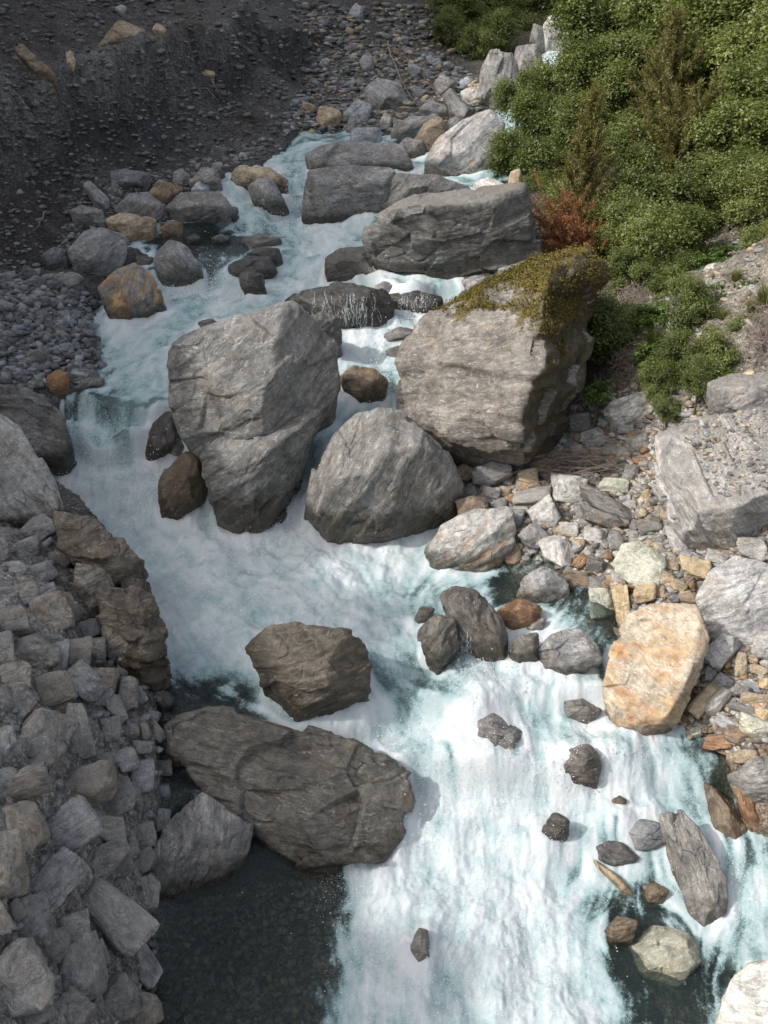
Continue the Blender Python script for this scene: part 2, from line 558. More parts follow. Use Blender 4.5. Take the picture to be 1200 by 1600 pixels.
    hgt = b.math('SUBTRACT', sepp.outputs[2], mz)
    mn = b.math('ADD', b.math('ADD', b.math('MULTIPLY', b.noise(p, 1.3, 7, .75), 1.25), -.1), b.math('MULTIPLY', hgt, .26))
    mn = b.math('ADD', mn, b.math('MULTIPLY', sepn.outputs[2], .10))
    mmask = b.math('MULTIPLY', b.ramp(mn, .62, .76), moss)
    mc = b.mix(b.ramp(b.noise(p, 9, 5, .7), .35, .65), (.040, .032, .008), (.175, .138, .026))
    col = b.mix(mmask, col, mc)
    flank = b.attr('flank', 'OBJECT').outputs['Fac']  # side turned from the sun: shade put into the colour, with moss brown
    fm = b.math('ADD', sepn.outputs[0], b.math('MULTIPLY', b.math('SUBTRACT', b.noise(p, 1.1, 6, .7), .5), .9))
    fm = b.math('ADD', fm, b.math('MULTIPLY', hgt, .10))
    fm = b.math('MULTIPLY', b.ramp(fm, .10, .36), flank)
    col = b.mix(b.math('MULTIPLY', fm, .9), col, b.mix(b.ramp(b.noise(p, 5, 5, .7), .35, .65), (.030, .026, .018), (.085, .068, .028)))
    # dust and crumbs on flat tops; on the big dark boulder it stands for the lit top
    dust = b.attr('dust', 'OBJECT').outputs['Fac']
    dm = b.math('MULTIPLY', b.ramp(b.math('ADD', b.math('MULTIPLY', sepn.outputs[2], .7), mid), .85, 1.15), dust)
    col = b.mix(dm, col, b.mix(fine, (.12, .112, .10), (.27, .255, .23)))
    # wet dark band above the water line
    wet = b.attr('wet', 'OBJECT').outputs['Fac']
    wz = b.attr('wet_z', 'OBJECT').outputs['Fac']
    hw = b.math('SUBTRACT', sepp.outputs[2], wz)
    hw = b.math('ADD', hw, b.math('MULTIPLY', b.math('SUBTRACT', mid, .5), .55))
    band = b.ramp(hw, -.22, .42, 1, 0)
    wmask = b.math('MAXIMUM', wet, band)
    col = b.mix(wmask, col, b.mix(1.0, col, (.36, .335, .29), 'MULTIPLY'))
    rough_ = b.ramp(wmask, 0, 1, .82, .24)
    bs = b.n('BsdfPrincipled')
    b.link(col, bs.inputs['Base Color'])
    b.link(rough_, bs.inputs['Roughness'])
    bs.inputs['Specular IOR Level'].default_value = .42
    hsum = b.math('ADD', b.math('MULTIPLY', lam, .36), b.math('MULTIPLY', mid, .65))
    hsum = b.math('ADD', hsum, b.math('MULTIPLY', fine, .16))
    hsum = b.math('ADD', hsum, b.math('MULTIPLY', lamf, .22))
    hsum = b.math('SUBTRACT', hsum, b.math('MULTIPLY', crack, .5))
    hsum = b.math('ADD', hsum, b.math('MULTIPLY', mmask, b.math('MULTIPLY', b.noise(p, 18, 4, .7), .8)))
    bump = b.n('Bump')
    bump.inputs['Strength'].default_value = .75
    bump.inputs['Distance'].default_value = .09
    b.link(hsum, bump.inputs['Height'])
    b.link(bump.outputs[0], bs.inputs['Normal'])
    b.link(bs.outputs[0], out.inputs[0])
    return m


def ground_material():
    m, nt, out = new_mat('stony_ground')
    b = NB(nt)
    tc = b.n('TexCoord')
    p = tc.outputs['Object']
    base = b.attr('soil').outputs['Color']
    n1 = b.noise(p, 1.3, 6, .65)
    n2 = b.noise(p, 9, 6, .7)
    n3 = b.noise(p, 40, 4, .7)
    vor = b.n('TexVoronoi')
    b.link(p, vor.inputs['Vector'])
    vor.inputs['Scale'].default_value = 9
    v2 = b.n('TexVoronoi')
    b.link(p, v2.inputs['Vector'])
    v2.inputs['Scale'].default_value = 24
    sepc = b.n('SeparateColor')
    b.link(vor.outputs['Color'], sepc.inputs[0])
    sepd = b.n('SeparateColor')
    b.link(v2.outputs['Color'], sepd.inputs[0])
    val = b.math('MULTIPLY', b.ramp(n1, .25, .75, .65, 1.35), b.ramp(n2, .25, .75, .6, 1.4))
    val = b.math('MULTIPLY', val, b.ramp(sepc.outputs[0], 0, 1, .75, 1.25))
    val = b.math('MULTIPLY', val, b.ramp(sepd.outputs[0], 0, 1, .7, 1.35))
    val = b.math('MULTIPLY', val, b.ramp(n3, .25, .75, .75, 1.25))
    col = b.mix(1.0, base, b.grey(val), 'MULTIPLY')
    bs = b.n('BsdfPrincipled')
    b.link(col, bs.inputs['Base Color'])
    bs.inputs['Roughness'].default_value = .93
    bs.inputs['Specular IOR Level'].default_value = .25
    h = b.math('ADD', b.math('MULTIPLY', n2, .8), b.math('MULTIPLY', n3, .25))
    h = b.math('SUBTRACT', h, b.math('MULTIPLY', vor.outputs['Distance'], .55))
    h = b.math('SUBTRACT', h, b.math('MULTIPLY', v2.outputs['Distance'], .3))
    bump = b.n('Bump')
    bump.inputs['Strength'].default_value = .8
    bump.inputs['Distance'].default_value = .10
    b.link(h, bump.inputs['Height'])
    b.link(bump.outputs[0], bs.inputs['Normal'])
    b.link(bs.outputs[0], out.inputs[0])
    return m


def pebble_material():
    m, nt, out = new_mat('gravel_stone')
    b = NB(nt)
    tc = b.n('TexCoord')
    base = b.attr('tone').outputs['Color']
    n = b.noise(tc.outputs['Object'], 14, 5, .65)
    n2 = b.noise(b.vmul(tc.outputs['Object'], (1, 1, 5)), 12, 4, .6)
    col = b.mix(1.0, base, b.grey(b.math('MULTIPLY', b.ramp(n, .25, .75, .7, 1.3), b.ramp(n2, .3, .7, .8, 1.2))), 'MULTIPLY')
    bs = b.n('BsdfPrincipled')
    b.link(col, bs.inputs['Base Color'])
    bs.inputs['Roughness'].default_value = .8
    bs.inputs['Specular IOR Level'].default_value = .35
    bump = b.n('Bump')
    bump.inputs['Strength'].default_value = .5
    bump.inputs['Distance'].default_value = .04
    b.link(n, bump.inputs['Height'])
    b.link(bump.outputs[0], bs.inputs['Normal'])
    b.link(bs.outputs[0], out.inputs[0])
    return m


def water_material():
    m, nt, out = new_mat('river_water')
    b = NB(nt)
    tc = b.n('TexCoord')
    p = tc.outputs['Object']
    foam = b.attr('foam').outputs['Fac']
    depth = b.attr('depth').outputs['Fac']
    f1 = b.noise(p, 13, 6, .72, .6)
    f2 = b.noise(p, 46, 4, .7, .4)
    fs = b.math('ADD', foam, b.math('MULTIPLY', b.math('SUBTRACT', f1, .5), .55))
    fs = b.math('ADD', fs, b.math('MULTIPLY', b.math('SUBTRACT', f2, .5), .35))
    f0 = b.noise(p, 3.1, 6, .66, 1.2)
    fs = b.math('ADD', fs, b.math('MULTIPLY', b.math('SUBTRACT', f0, .5), .6))
    strand = b.math('ABSOLUTE', b.math('SUBTRACT', b.noise(p, 6.5, 4, .6, 1.6), .5))
    fs = b.math('ADD', fs, b.ramp(strand, 0, .05, .16, 0))
    mask = b.ramp(fs, .26, .84)
    # water body: clear when shallow, milky glacial green-blue when deep
    milk = b.n('BsdfDiffuse')
    milk.inputs[0].default_value = (.10, .155, .15, 1)
    clear = b.n('BsdfTransparent')
    clear.inputs[0].default_value = (.74, .79, .76, 1)
    body = b.n('MixShader')
    b.link(b.ramp(b.math('MULTIPLY', depth, b.attr('milky').outputs['Fac']), .02, .75, .10, .93), body.inputs[0])
    b.link(clear.outputs[0], body.inputs[1])
    b.link(milk.outputs[0], body.inputs[2])
    gl = b.n('BsdfGlossy')
    gl.inputs['Roughness'].default_value = .07
    bumpw = b.n('Bump')
    bumpw.inputs['Strength'].default_value = .55
    bumpw.inputs['Distance'].default_value = .05
    b.link(b.math('ADD', b.noise(p, 7, 4, .6, .4), b.math('MULTIPLY', b.noise(p, 22, 3), .35)), bumpw.inputs['Height'])
    b.link(bumpw.outputs[0], gl.inputs['Normal'])
    fr = b.n('Fresnel')
    fr.inputs[0].default_value = 1.33
    b.link(bumpw.outputs[0], fr.inputs['Normal'])
    wat = b.n('MixShader')
    b.link(fr.outputs[0], wat.inputs[0])
    b.link(body.outputs[0], wat.inputs[1])
    b.link(gl.outputs[0], wat.inputs[2])
    # aerated water: white with a green-blue cast where the foam is thin
    fc = b.mix(b.ramp(fs, .5, 1.62), (.33, .465, .48), (.67, .712, .728))
    bumpf = b.n('Bump')
    bumpf.inputs['Strength'].default_value = .4
    bumpf.inputs['Distance'].default_value = .06
    b.link(b.math('ADD', f1, b.math('MULTIPLY', f2, .4)), bumpf.inputs['Height'])
    fd = b.n('BsdfDiffuse')
    b.link(fc, fd.inputs[0])
    b.link(bumpf.outputs[0], fd.inputs['Normal'])
    tr = b.n('BsdfTranslucent')
    b.link(fc, tr.inputs[0])
    fo = b.n('MixShader')
    fo.inputs[0].default_value = .12
    b.link(fd.outputs[0], fo.inputs[1])
    b.link(tr.outputs[0], fo.inputs[2])
    fin = b.n('MixShader')
    b.link(mask, fin.inputs[0])
    b.link(wat.outputs[0], fin.inputs[1])
    b.link(fo.outputs[0], fin.inputs[2])
    b.link(fin.outputs[0], out.inputs[0])
    return m


def leaf_material(name, dark, light, gloss=.45, trans=.3):
    m, nt, out = new_mat(name)
    b = NB(nt)
    t = b.attr('leaf').outputs['Fac']
    oi = b.n('ObjectInfo').outputs['Random']
    f = b.math('ADD', t, b.math('MULTIPLY', b.math('SUBTRACT', oi, .5), .35), clamp=True)
    col = b.mix(f, dark, light)
    bs = b.n('BsdfPrincipled')
    b.link(col, bs.inputs['Base Color'])
    bs.inputs['Roughness'].default_value = gloss
    bs.inputs['Specular IOR Level'].default_value = .45
    tr = b.n('BsdfTranslucent')
    b.link(b.mix(1.0, col, (1.3, 1.35, .6), 'MULTIPLY'), tr.inputs[0])
    mx = b.n('MixShader')
    mx.inputs[0].default_value = trans
    b.link(bs.outputs[0], mx.inputs[1])
    b.link(tr.outputs[0], mx.inputs[2])
    b.link(mx.outputs[0], out.inputs[0])
    return m


def wood_material(name, c1, c2):
    m, nt, out = new_mat(name)
    b = NB(nt)
    tc = b.n('TexCoord')
    n = b.noise(b.vmul(tc.outputs['Object'], (1, 1, 1)), 8, 5, .65)
    bs = b.n('BsdfPrincipled')
    b.link(b.mix(n, c1, c2), bs.inputs['Base Color'])
    bs.inputs['Roughness'].default_value = .9
    bump = b.n('Bump')
    bump.inputs['Strength'].default_value = .4
    bump.inputs['Distance'].default_value = .02
    b.link(n, bump.inputs['Height'])
    b.link(bump.outputs[0], bs.inputs['Normal'])
    b.link(bs.outputs[0], out.inputs[0])
    return m


def spray_material():
    m, nt, out = new_mat('water_spray')
    b = NB(nt)
    d = b.n('BsdfDiffuse')
    d.inputs[0].default_value = (.9, .92, .93, 1)
    t = b.n('BsdfTranslucent')
    t.inputs[0].default_value = (.9, .92, .93, 1)
    mx = b.n('MixShader')
    mx.inputs[0].default_value = .4
    b.link(d.outputs[0], mx.inputs[1])
    b.link(t.outputs[0], mx.inputs[2])
    b.link(mx.outputs[0], out.inputs[0])
    return m


M_ROCK = rock_material()
M_GROUND = ground_material()
M_PEB = pebble_material()
M_WATER = water_material()
M_LEAF = leaf_material('broad_leaf', (.066, .098, .026), (.29, .315, .11), .38, .42)
M_OLIVE = leaf_material('olive_needle', (.080, .085, .028), (.25, .23, .085), .6, .35)
M_RED = leaf_material('rust_needle', (.17, .075, .036), (.44, .22, .115), .7, .35)
M_FRESH = leaf_material('fresh_leaf', (.045, .090, .014), (.16, .225, .045), .5, .35)
M_GRASSB = leaf_material('grass_blade', (.07, .10, .022), (.24, .24, .075), .5, .3)
M_WOOD = wood_material('bark', (.05, .04, .03), (.14, .115, .09))
M_DRY = wood_material('dry_twig', (.13, .10, .08), (.30, .25, .215))
M_SPRAY = spray_material()


# ---------------------------------------------------------------- mesh helpers
def mesh_np(name, V, F, mat=None, smooth=True):
    V = np.asarray(V, np.float32)
    F = np.asarray(F, np.int32)
    me = bpy.data.meshes.new(name)
    k = F.shape[1]
    me.vertices.add(len(V))
    me.vertices.foreach_set('co', V.ravel())
    me.loops.add(F.size)
    me.loops.foreach_set('vertex_index', F.ravel())
    me.polygons.add(len(F))
    me.polygons.foreach_set('loop_start', np.arange(0, F.size, k, dtype=np.int32))
    me.update(calc_edges=True)
    if smooth:
        me.polygons.foreach_set('use_smooth', np.ones(len(F), bool))
    if mat:
        me.materials.append(mat)
    return me


def add_attr(me, name, vals, typ='FLOAT', dom='POINT'):
    a = me.attributes.new(name, typ, dom)
    if typ == 'FLOAT':
        a.data.foreach_set('value', np.asarray(vals, np.float32).ravel())
    else:
        v = np.ones((len(vals), 4), np.float32)
        v[:, :3] = vals
        a.data.foreach_set('color', v.ravel())


def link(name, me, parent=None):
    o = bpy.data.objects.new(name, me)
    COL.objects.link(o)
    if parent:
        o.parent = parent
    return o


def tag(o, label=None, cat=None, group=None, kind=None):
    if label:
        o['label'] = label
    if cat:
        o['category'] = cat
    if group:
        o['group'] = group
    if kind:
        o['kind'] = kind
    return o


def grid_faces(ny, nx):
    i = np.arange((ny - 1) * (nx - 1))
    r, c = i // (nx - 1), i % (nx - 1)
    a = r * nx + c
    return np.stack([a, a + 1, a + nx + 1, a + nx], 1)


_ICO = {}


def ico(k):
    if k not in _ICO:
        bm = bmesh.new()
        bmesh.ops.create_icosphere(bm, subdivisions=k, radius=1)
        V = np.array([v.co[:] for v in bm.verts])
        F = np.array([[v.index for v in f.verts] for f in bm.faces])
        bm.free()
        V /= np.linalg.norm(V, axis=1)[:, None]
        _ICO[k] = (V, F)
    return _ICO[k]


# ---------------------------------------------------------------- ground
SOIL = [  # u, v, colour of the soil there
    (60, 1500, (.25, .241, .225)), (60, 1200, (.255, .245, .228)), (150, 1350, (.25, .241, .225)), (60, 950, (.255, .245, .228)), (180, 900, (.085, .076, .062)), (200, 1000, (.085, .076, .062)),
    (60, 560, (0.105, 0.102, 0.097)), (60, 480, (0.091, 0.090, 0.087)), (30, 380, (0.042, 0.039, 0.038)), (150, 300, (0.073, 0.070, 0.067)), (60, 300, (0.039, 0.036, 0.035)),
    (250, 200, (0.042, 0.042, 0.043)), (350, 130, (0.048, 0.048, 0.049)), (180, 220, (0.042, 0.041, 0.041)), (150, 110, (0.133, 0.132, 0.126)), (70, 165, (0.140, 0.137, 0.132)), (20, 190, (0.140, 0.137, 0.132)), (210, 120, (0.133, 0.130, 0.126)), (280, 95, (0.119, 0.118, 0.113)), (350, 70, (0.112, 0.111, 0.108)), (60, 60, (0.077, 0.067, 0.059)), (150, 40, (0.084, 0.074, 0.066)), (300, 30, (0.091, 0.081, 0.073)), (130, 215, (0.042, 0.041, 0.039)), (30, 250, (0.098, 0.095, 0.090)), (40, 320, (0.036, 0.032, 0.029)),  # dark sand and pale bench gravel, contrast set to carry the ledge's shading
    (400, 200, (0.084, 0.081, 0.077)), (500, 140, (0.087, 0.084, 0.078)), (620, 110, (0.098, 0.092, 0.084)), (480, 40, (0.063, 0.062, 0.060)), (560, 30, (0.070, 0.064, 0.057)), (680, 60, (0.063, 0.056, 0.045)), (740, 100, (0.084, 0.077, 0.064)),
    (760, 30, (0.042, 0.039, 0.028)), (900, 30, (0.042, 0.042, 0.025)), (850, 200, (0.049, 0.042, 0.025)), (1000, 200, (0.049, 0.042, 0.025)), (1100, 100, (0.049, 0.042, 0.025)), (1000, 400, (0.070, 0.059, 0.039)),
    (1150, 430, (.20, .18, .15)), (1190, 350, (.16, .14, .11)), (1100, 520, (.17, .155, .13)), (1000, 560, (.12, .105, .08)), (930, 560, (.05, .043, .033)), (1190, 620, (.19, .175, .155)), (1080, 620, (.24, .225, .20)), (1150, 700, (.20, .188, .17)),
    (900, 700, (.33, .315, .285)), (1000, 720, (.33, .31, .275)), (850, 800, (.32, .30, .265)), (1000, 830, (.29, .27, .24)), (1100, 850, (.29, .265, .235)), (1050, 950, (.18, .155, .125)), (1150, 1050, (.19, .165, .13)), (1180, 1150, (.17, .13, .095)), (900, 950, (.13, .11, .085)),
]


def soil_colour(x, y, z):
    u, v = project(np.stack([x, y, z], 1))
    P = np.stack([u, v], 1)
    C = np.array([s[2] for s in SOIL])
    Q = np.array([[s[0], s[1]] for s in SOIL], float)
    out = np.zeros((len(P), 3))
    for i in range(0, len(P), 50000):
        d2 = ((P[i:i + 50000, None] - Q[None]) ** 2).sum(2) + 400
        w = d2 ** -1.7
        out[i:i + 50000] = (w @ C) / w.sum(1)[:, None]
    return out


def build_ground():
    ys = np.concatenate([np.linspace(-14, 4.8, 26)[:-1], 4.8 * (75 / 4.8) ** (np.arange(620) / 619), np.linspace(75, 160, 34)[1:]])
    t = np.linspace(-1, 1, 430)
    ext = np.linspace(0, 1, 46)[1:] ** 1.7
    w = 2.8 + .49 * np.maximum(ys, 0)
    X = []
    for y, ww in zip(ys, w):
        X.append(np.concatenate([-(ww + ext[::-1] * (85 - ww * .3)), t * ww, ww + ext * (85 - ww * .3)]))
    X = np.array(X)
    Y = np.repeat(ys[:, None], X.shape[1], 1)
    Z, wz, sd = ground_full(X, Y)
    P = np.stack([X.ravel(), Y.ravel(), np.zeros(X.size)], 1)
    small = fbm(P * 6.5, 3, .6).reshape(X.shape) * .05 + fbm(P * 2.8, 3, .6, True).reshape(X.shape) * .07
    Z = Z + small * np.where(sd > 0, .35, 1)
    # big relief on the far wall only beyond the picture
    V = np.stack([X.ravel(), Y.ravel(), Z.ravel()], 1)
    me = mesh_np('ground', V, grid_faces(*X.shape), M_GROUND)
    front = (V[:, 1] > 3)
    added_wallm = sstep(.5, 3.5, -(2.8 + .375 * np.maximum(V[:, 1], 0)) - V[:, 0])[:, None]
    colr = np.tile(np.array([[.12, .115, .10]]), (len(V), 1))
    colr[front] = soil_colour(V[front, 0], V[front, 1], V[front, 2])
    colr = colr * (1 - added_wallm) + np.array([[.25, .24, .225]]) * added_wallm  # added wall kept pale so it bounces light into the shade
    bedm = sstep(0, .5, sd.ravel())[:, None]
    colr = colr * (1 - bedm) + np.array([[.085, .08, .068]]) * bedm
    add_attr(me, 'soil', colr, 'FLOAT_COLOR')
    o = link('ground', me)
    tag(o, 'stony gorge floor, bare scree and slopes on both sides of the river', kind='structure')


build_ground()

# ---------------------------------------------------------------- river
FOAM_ROWS = {
    25: '777777777777777777777777', 75: '777777777777777777777777', 125: '777777777777777777777777',
    175: '666666666666666888666666', 225: '666666666644366335666666', 275: '555555588776766322666666', 325: '555555388886554332666666',
    375: '555531114785235533666666', 425: '555543356877657333666666', 475: '655677888876677755666666', 525: '555788888887888765666666', 575: '443787777777789765666666',
    625: '444466555766778765666666', 675: '557665557777777766666666', 725: '778888888878777766666666', 775: '789998888888777666666666', 825: '999999898887544333666666',
    875: '999999989888876311122666', 925: '888998888887666212222666', 975: '666669988888767663333666', 1025: '555557899886635786443666', 1075: '444441237876658988764666',
    1125: '333330123888687655667744', 1175: '333333456788677566887533', 1225: '000000345677788888888411', 1275: '000000035678999877776424', 1325: '000000000036999997655556',
    1375: '000000000018989997533457', 1425: '000000000018989998322457', 1475: '000000000048979998511246', 1525: '000000000039889998610123', 1575: '000000000059787898841133', 1625: '000000000059787898841133',
}
_fv = np.array(sorted(FOAM_ROWS))
_FM = np.array([[int(c) for c in FOAM_ROWS[k]] for k in _fv], float) / 9


def foam_base(u, v):
    fj = np.clip((u - 25) / 50, 0, 22.999)
    fi = np.clip((v - 25) / 50, 0, 31.999)
    i, j = fi.astype(int), fj.astype(int)
    a, b = fi - i, fj - j
    return _FM[i, j] * (1 - a) * (1 - b) + _FM[i + 1, j] * a * (1 - b) + _FM[i, j + 1] * (1 - a) * b + _FM[i + 1, j + 1] * a * b


FLOW = [  # from, to (measured in the photograph)
    (785, 190, 740, 260), (720, 270, 640, 262), (560, 215, 470, 225), (465, 230, 460, 290), (460, 300, 450, 370), (350, 290, 400, 340), (420, 345, 470, 390), (470, 390, 440, 450), (560, 360, 510, 400),
    (280, 370, 370, 375), (340, 395, 330, 440), (250, 400, 240, 440), (430, 450, 330, 480), (330, 480, 230, 520), (240, 520, 180, 570), (180, 570, 150, 630), (200, 620, 190, 690), (190, 690, 190, 760), (110, 650, 100, 720), (150, 780, 230, 850),
    (250, 830, 340, 900), (330, 900, 470, 930), (470, 930, 580, 970), (600, 420, 680, 445), (680, 450, 650, 500), (640, 500, 610, 560), (540, 470, 545, 520), (600, 560, 600, 630), (590, 630, 510, 680), (500, 690, 440, 800), (440, 810, 480, 880),
    (560, 880, 620, 980), (600, 970, 610, 1060), (480, 960, 590, 1020), (650, 900, 640, 980), (820, 890, 740, 890), (740, 890, 660, 930), (400, 1000, 440, 1090), (330, 1040, 400, 1110), (300, 1100, 420, 1120), (480, 1130, 560, 1150), (620, 1060, 700, 1130), (700, 1080, 770, 1170),
    (760, 1160, 780, 1270), (650, 1170, 680, 1260), (850, 1100, 880, 1190), (950, 1130, 970, 1220), (1060, 1150, 1100, 1230), (900, 1220, 880, 1310), (1000, 1230, 1010, 1290), (700, 1280, 660, 1400), (820, 1280, 800, 1400), (900, 1320, 890, 1440), (1000, 1340, 960, 1440),
    (640, 1400, 600, 1540), (780, 1400, 760, 1560), (890, 1440, 930, 1580), (1020, 1400, 1060, 1440), (1130, 1250, 1160, 1340), (1160, 1340, 1150, 1440), (1150, 1440, 1110, 1540), (1000, 1480, 1010, 1580), (500, 1480, 520, 1560), (350, 1450, 380, 1520), (900, 950, 860, 1000), (860, 1000, 850, 1060),
]


def build_river():
    rng = np.random.RandomState(5)
    ny, nx = 980, 680
    y0, y1 = 6.0, 71.0
    ys = y0 * (y1 / y0) ** (np.arange(ny) / (ny - 1))
    wd = 3.1 + .40 * ys
    t = np.linspace(-1, 1, nx)
    X = t[None] * wd[:, None]
    Y = np.repeat(ys[:, None], nx, 1)
    sd = samp(SD, X, Y)
    wz = samp(WZ, X, Y)
    gz = samp(GZ, X, Y)
    # flow field
    a = hit_fn(lambda x, y: samp(WZ, x, y), [f[0] for f in FLOW], [f[1] for f in FLOW])
    c = hit_fn(lambda x, y: samp(WZ, x, y), [f[2] for f in FLOW], [f[3] for f in FLOW])
    mid = ((a + c) / 2)[:, :2]
    d = (c - a)[:, :2]
    d /= np.linalg.norm(d, axis=1)[:, None] + 1e-9
    VX = np.zeros_like(X)
    VY = np.zeros_like(X)
    for q, e in zip(mid, d):
        r = .06 * q[1]
        w = (((X - q[0]) ** 2 + (Y - q[1]) ** 2) / (r * r) + .3) ** -1.6
        VX += w * e[0]
        VY += w * e[1]
    nrm = np.sqrt(VX ** 2 + VY ** 2) + 1e-9
    P3 = np.stack([X.ravel(), Y.ravel(), np.zeros(X.size)], 1)
    ang = (fbm(P3 * 1.1, 3) * .9 + fbm(P3 * 3.7, 2) * .5).reshape(X.shape)
    vx, vy = VX / nrm, VY / nrm
    vx, vy = vx * np.cos(ang) - vy * np.sin(ang), vx * np.sin(ang) + vy * np.cos(ang)
    # speed in cells of the mesh
    di = vy / (ys[:, None] * math.log(y1 / y0) / (ny - 1))
    dj = (vx - t[None] * .40 * vy) / (wd[:, None] * 2 / (nx - 1))
    L = np.sqrt(di ** 2 + dj ** 2) + 1e-9
    di, dj = di / L, dj / L

    def blur(A, k):
        for _ in range(k):
            A = (A + np.roll(A, 1, 0) + np.roll(A, -1, 0) + np.roll(A, 1, 1) + np.roll(A, -1, 1)) / 5
        return A

    def bil(A, fi, fj):
        fi = np.clip(fi, 0, ny - 1.001)
        fj = np.clip(fj, 0, nx - 1.001)
        i, j = fi.astype(np.int32), fj.astype(np.int32)
        p, q = fi - i, fj - j
        return A[i, j] * (1 - p) * (1 - q) + A[i + 1, j] * p * (1 - q) + A[i, j + 1] * (1 - p) * q + A[i + 1, j + 1] * p * q

    I0, J0 = np.meshgrid(np.arange(ny, dtype=float), np.arange(nx, dtype=float), indexing='ij')

    def lic(N, steps, h):
        acc = N.copy()
        wsum = 1.0
        for sgn in (1, -1):
            fi, fj = I0.copy(), J0.copy()
            for k in range(steps):
                fi2 = np.clip(fi, 0, ny - 1).astype(np.int32)
                fj2 = np.clip(fj, 0, nx - 1).astype(np.int32)
                fi = fi + sgn * h * di[fi2, fj2]
                fj = fj + sgn * h * dj[fi2, fj2]
                w = 1 - k / steps
                acc += w * bil(N, fi, fj)
                wsum += w
        acc /= wsum
        m = sd > -.2
        return (acc - acc[m].mean()) / (acc[m].std() + 1e-9)

    lf = lic(blur(rng.normal(size=X.shape), 1), 9, 1.3)
    lm = lic(blur(rng.normal(size=X.shape), 8), 11, 2.2)
    lc = lic(blur(rng.normal(size=X.shape), 60), 10, 4.5)
    con = samp(blur(CONTACT, 3) * 4, X, Y).clip(0, 1)

    def drift(A, sgn, steps, h):
        fi, fj = I0.copy(), J0.copy()
        acc = np.zeros_like(A)
        for k in range(steps):
            fi2 = np.clip(fi, 0, ny - 1).astype(np.int32)
            fj2 = np.clip(fj, 0, nx - 1).astype(np.int32)
            fi = fi + sgn * h * di[fi2, fj2]
            fj = fj + sgn * h * dj[fi2, fj2]
            acc = np.maximum(acc, (1 - k / steps) * bil(A, fi, fj))
        return blur(acc, 3)

    wake = drift(con, -1, 16, 2.6)      # white trail below each rock
    pillow = drift(con, 1, 8, 2.2)      # water heaped up on the upstream side
    V0 = np.stack([X.ravel(), Y.ravel(), wz.ravel()], 1)
    u, v = project(V0)
    wq = np.stack([X.ravel() * 1.3, Y.ravel() * 1.0, np.full(X.size, 2.)], 1)
    fb = foam_base(u + 30 * fbm(wq, 4, .6), v + 30 * fbm(wq + 31, 4, .6)).reshape(X.shape)
    # boiling lumps, bigger where the water is white
    turb = .12 + .95 * fb ** 1.5
    bil1 = fbm(np.stack([X.ravel() * 1.5, Y.ravel() * 1.2, np.zeros(X.size)], 1), 4, .5).reshape(X.shape) * 1.25
    bil2 = fbm(np.stack([X.ravel() * 5.5, Y.ravel() * 4.2, np.full(X.size, 9.)], 1), 3, .6).reshape(X.shape)
    bil3 = fbm(np.stack([X.ravel() * 14, Y.ravel() * 11, np.full(X.size, 19.)], 1), 3, .65).reshape(X.shape)
    cloud = fbm(np.stack([X.ravel() * 2.6, Y.ravel() * 2.0, np.full(X.size, 5.)], 1), 5, .6).reshape(X.shape)
    sc = np.minimum(1.0, .55 + Y * .012)
    dz = turb * (.21 * bil1 + .036 * bil2 + .010 * bil3 + .022 * lc + .008 * lm + .002 * lf) * sc
    dz = dz + (.05 * con + .06 * pillow) * turb
    sf = step_phase(X, Y, water_rbf(X, Y))
    calm = sstep(.05, .25, fb)
    dz = dz * (.25 + .75 * calm)
    Z = wz + dz - .08 * sstep(.0, -.4, sd)
    foam = fb * 1.26 - .14 + .09 * lm * (1 - .55 * fb) + .08 * lc * (1 - .5 * fb) + .075 * lf * (1 - .3 * fb) + .62 * cloud + (.40 * con + .34 * wake + .12 * pillow) * sstep(.18, .4, fb) * (.75 + lm * .3)
    foam = foam + .16 * (1 - sstep(.1, .34, sf)) * fb - .20 * sstep(.62, .8, sf) * (1 - sstep(.9, 1., sf)) * sstep(.3, .6, Z)
    foam = foam - .28 * (1 - sstep(.0, .12, fb))
    foam = foam + .10 * bil1 * fb
    dep = np.clip(Z - gz, 0, 3)
    milky = .10 + 1.2 * sstep(0.22, .62, fb + .12 * cloud)
    keep = sd > -.55
    F = grid_faces(ny, nx)
    kf = keep.ravel()[F].all(1)
    F = F[kf]
    used = np.unique(F)
    remap = np.full(X.size, -1)
    remap[used] = np.arange(len(used))
    V = np.stack([X.ravel(), Y.ravel(), Z.ravel()], 1)[used]
    me = mesh_np('river_water', V, remap[F], M_WATER)
    add_attr(me, 'foam', foam.ravel()[used])
    add_attr(me, 'depth', dep.ravel()[used])
    add_attr(me, 'milky', milky.ravel()[used])
    o = link('river_water', me)
    tag(o, 'white water river tumbling down between the boulders', kind='structure')


# ---------------------------------------------------------------- rocks
PAL = dict(grey=(.235, .235, .232), pale=(.36, .355, .335), white=(.52, .51, .48), tan=(.36, .29, .20), yellow=(.50, .40, .25), dark=(.135, .132, .128), brown=(.20, .155, .11),
           blue=(.25, .268, .285), cream=(.42, .365, .285), green=(.43, .435, .36), silver=(.35, .35, .345), wetdark=(.16, .15, .135), rustb=(.27, .16, .09), scree=(.14, .14, .14), stone=(.20, .195, .185))
PAL_BANK = dict(grey=(.29, .285, .27), stone=(.255, .247, .23), blue=(.285, .292, .295), brown=(.25, .232, .205), tan=(.315, .288, .245), pale=(.36, .35, .33), silver=(.36, .36, .35), dark=(.17, .168, .165))


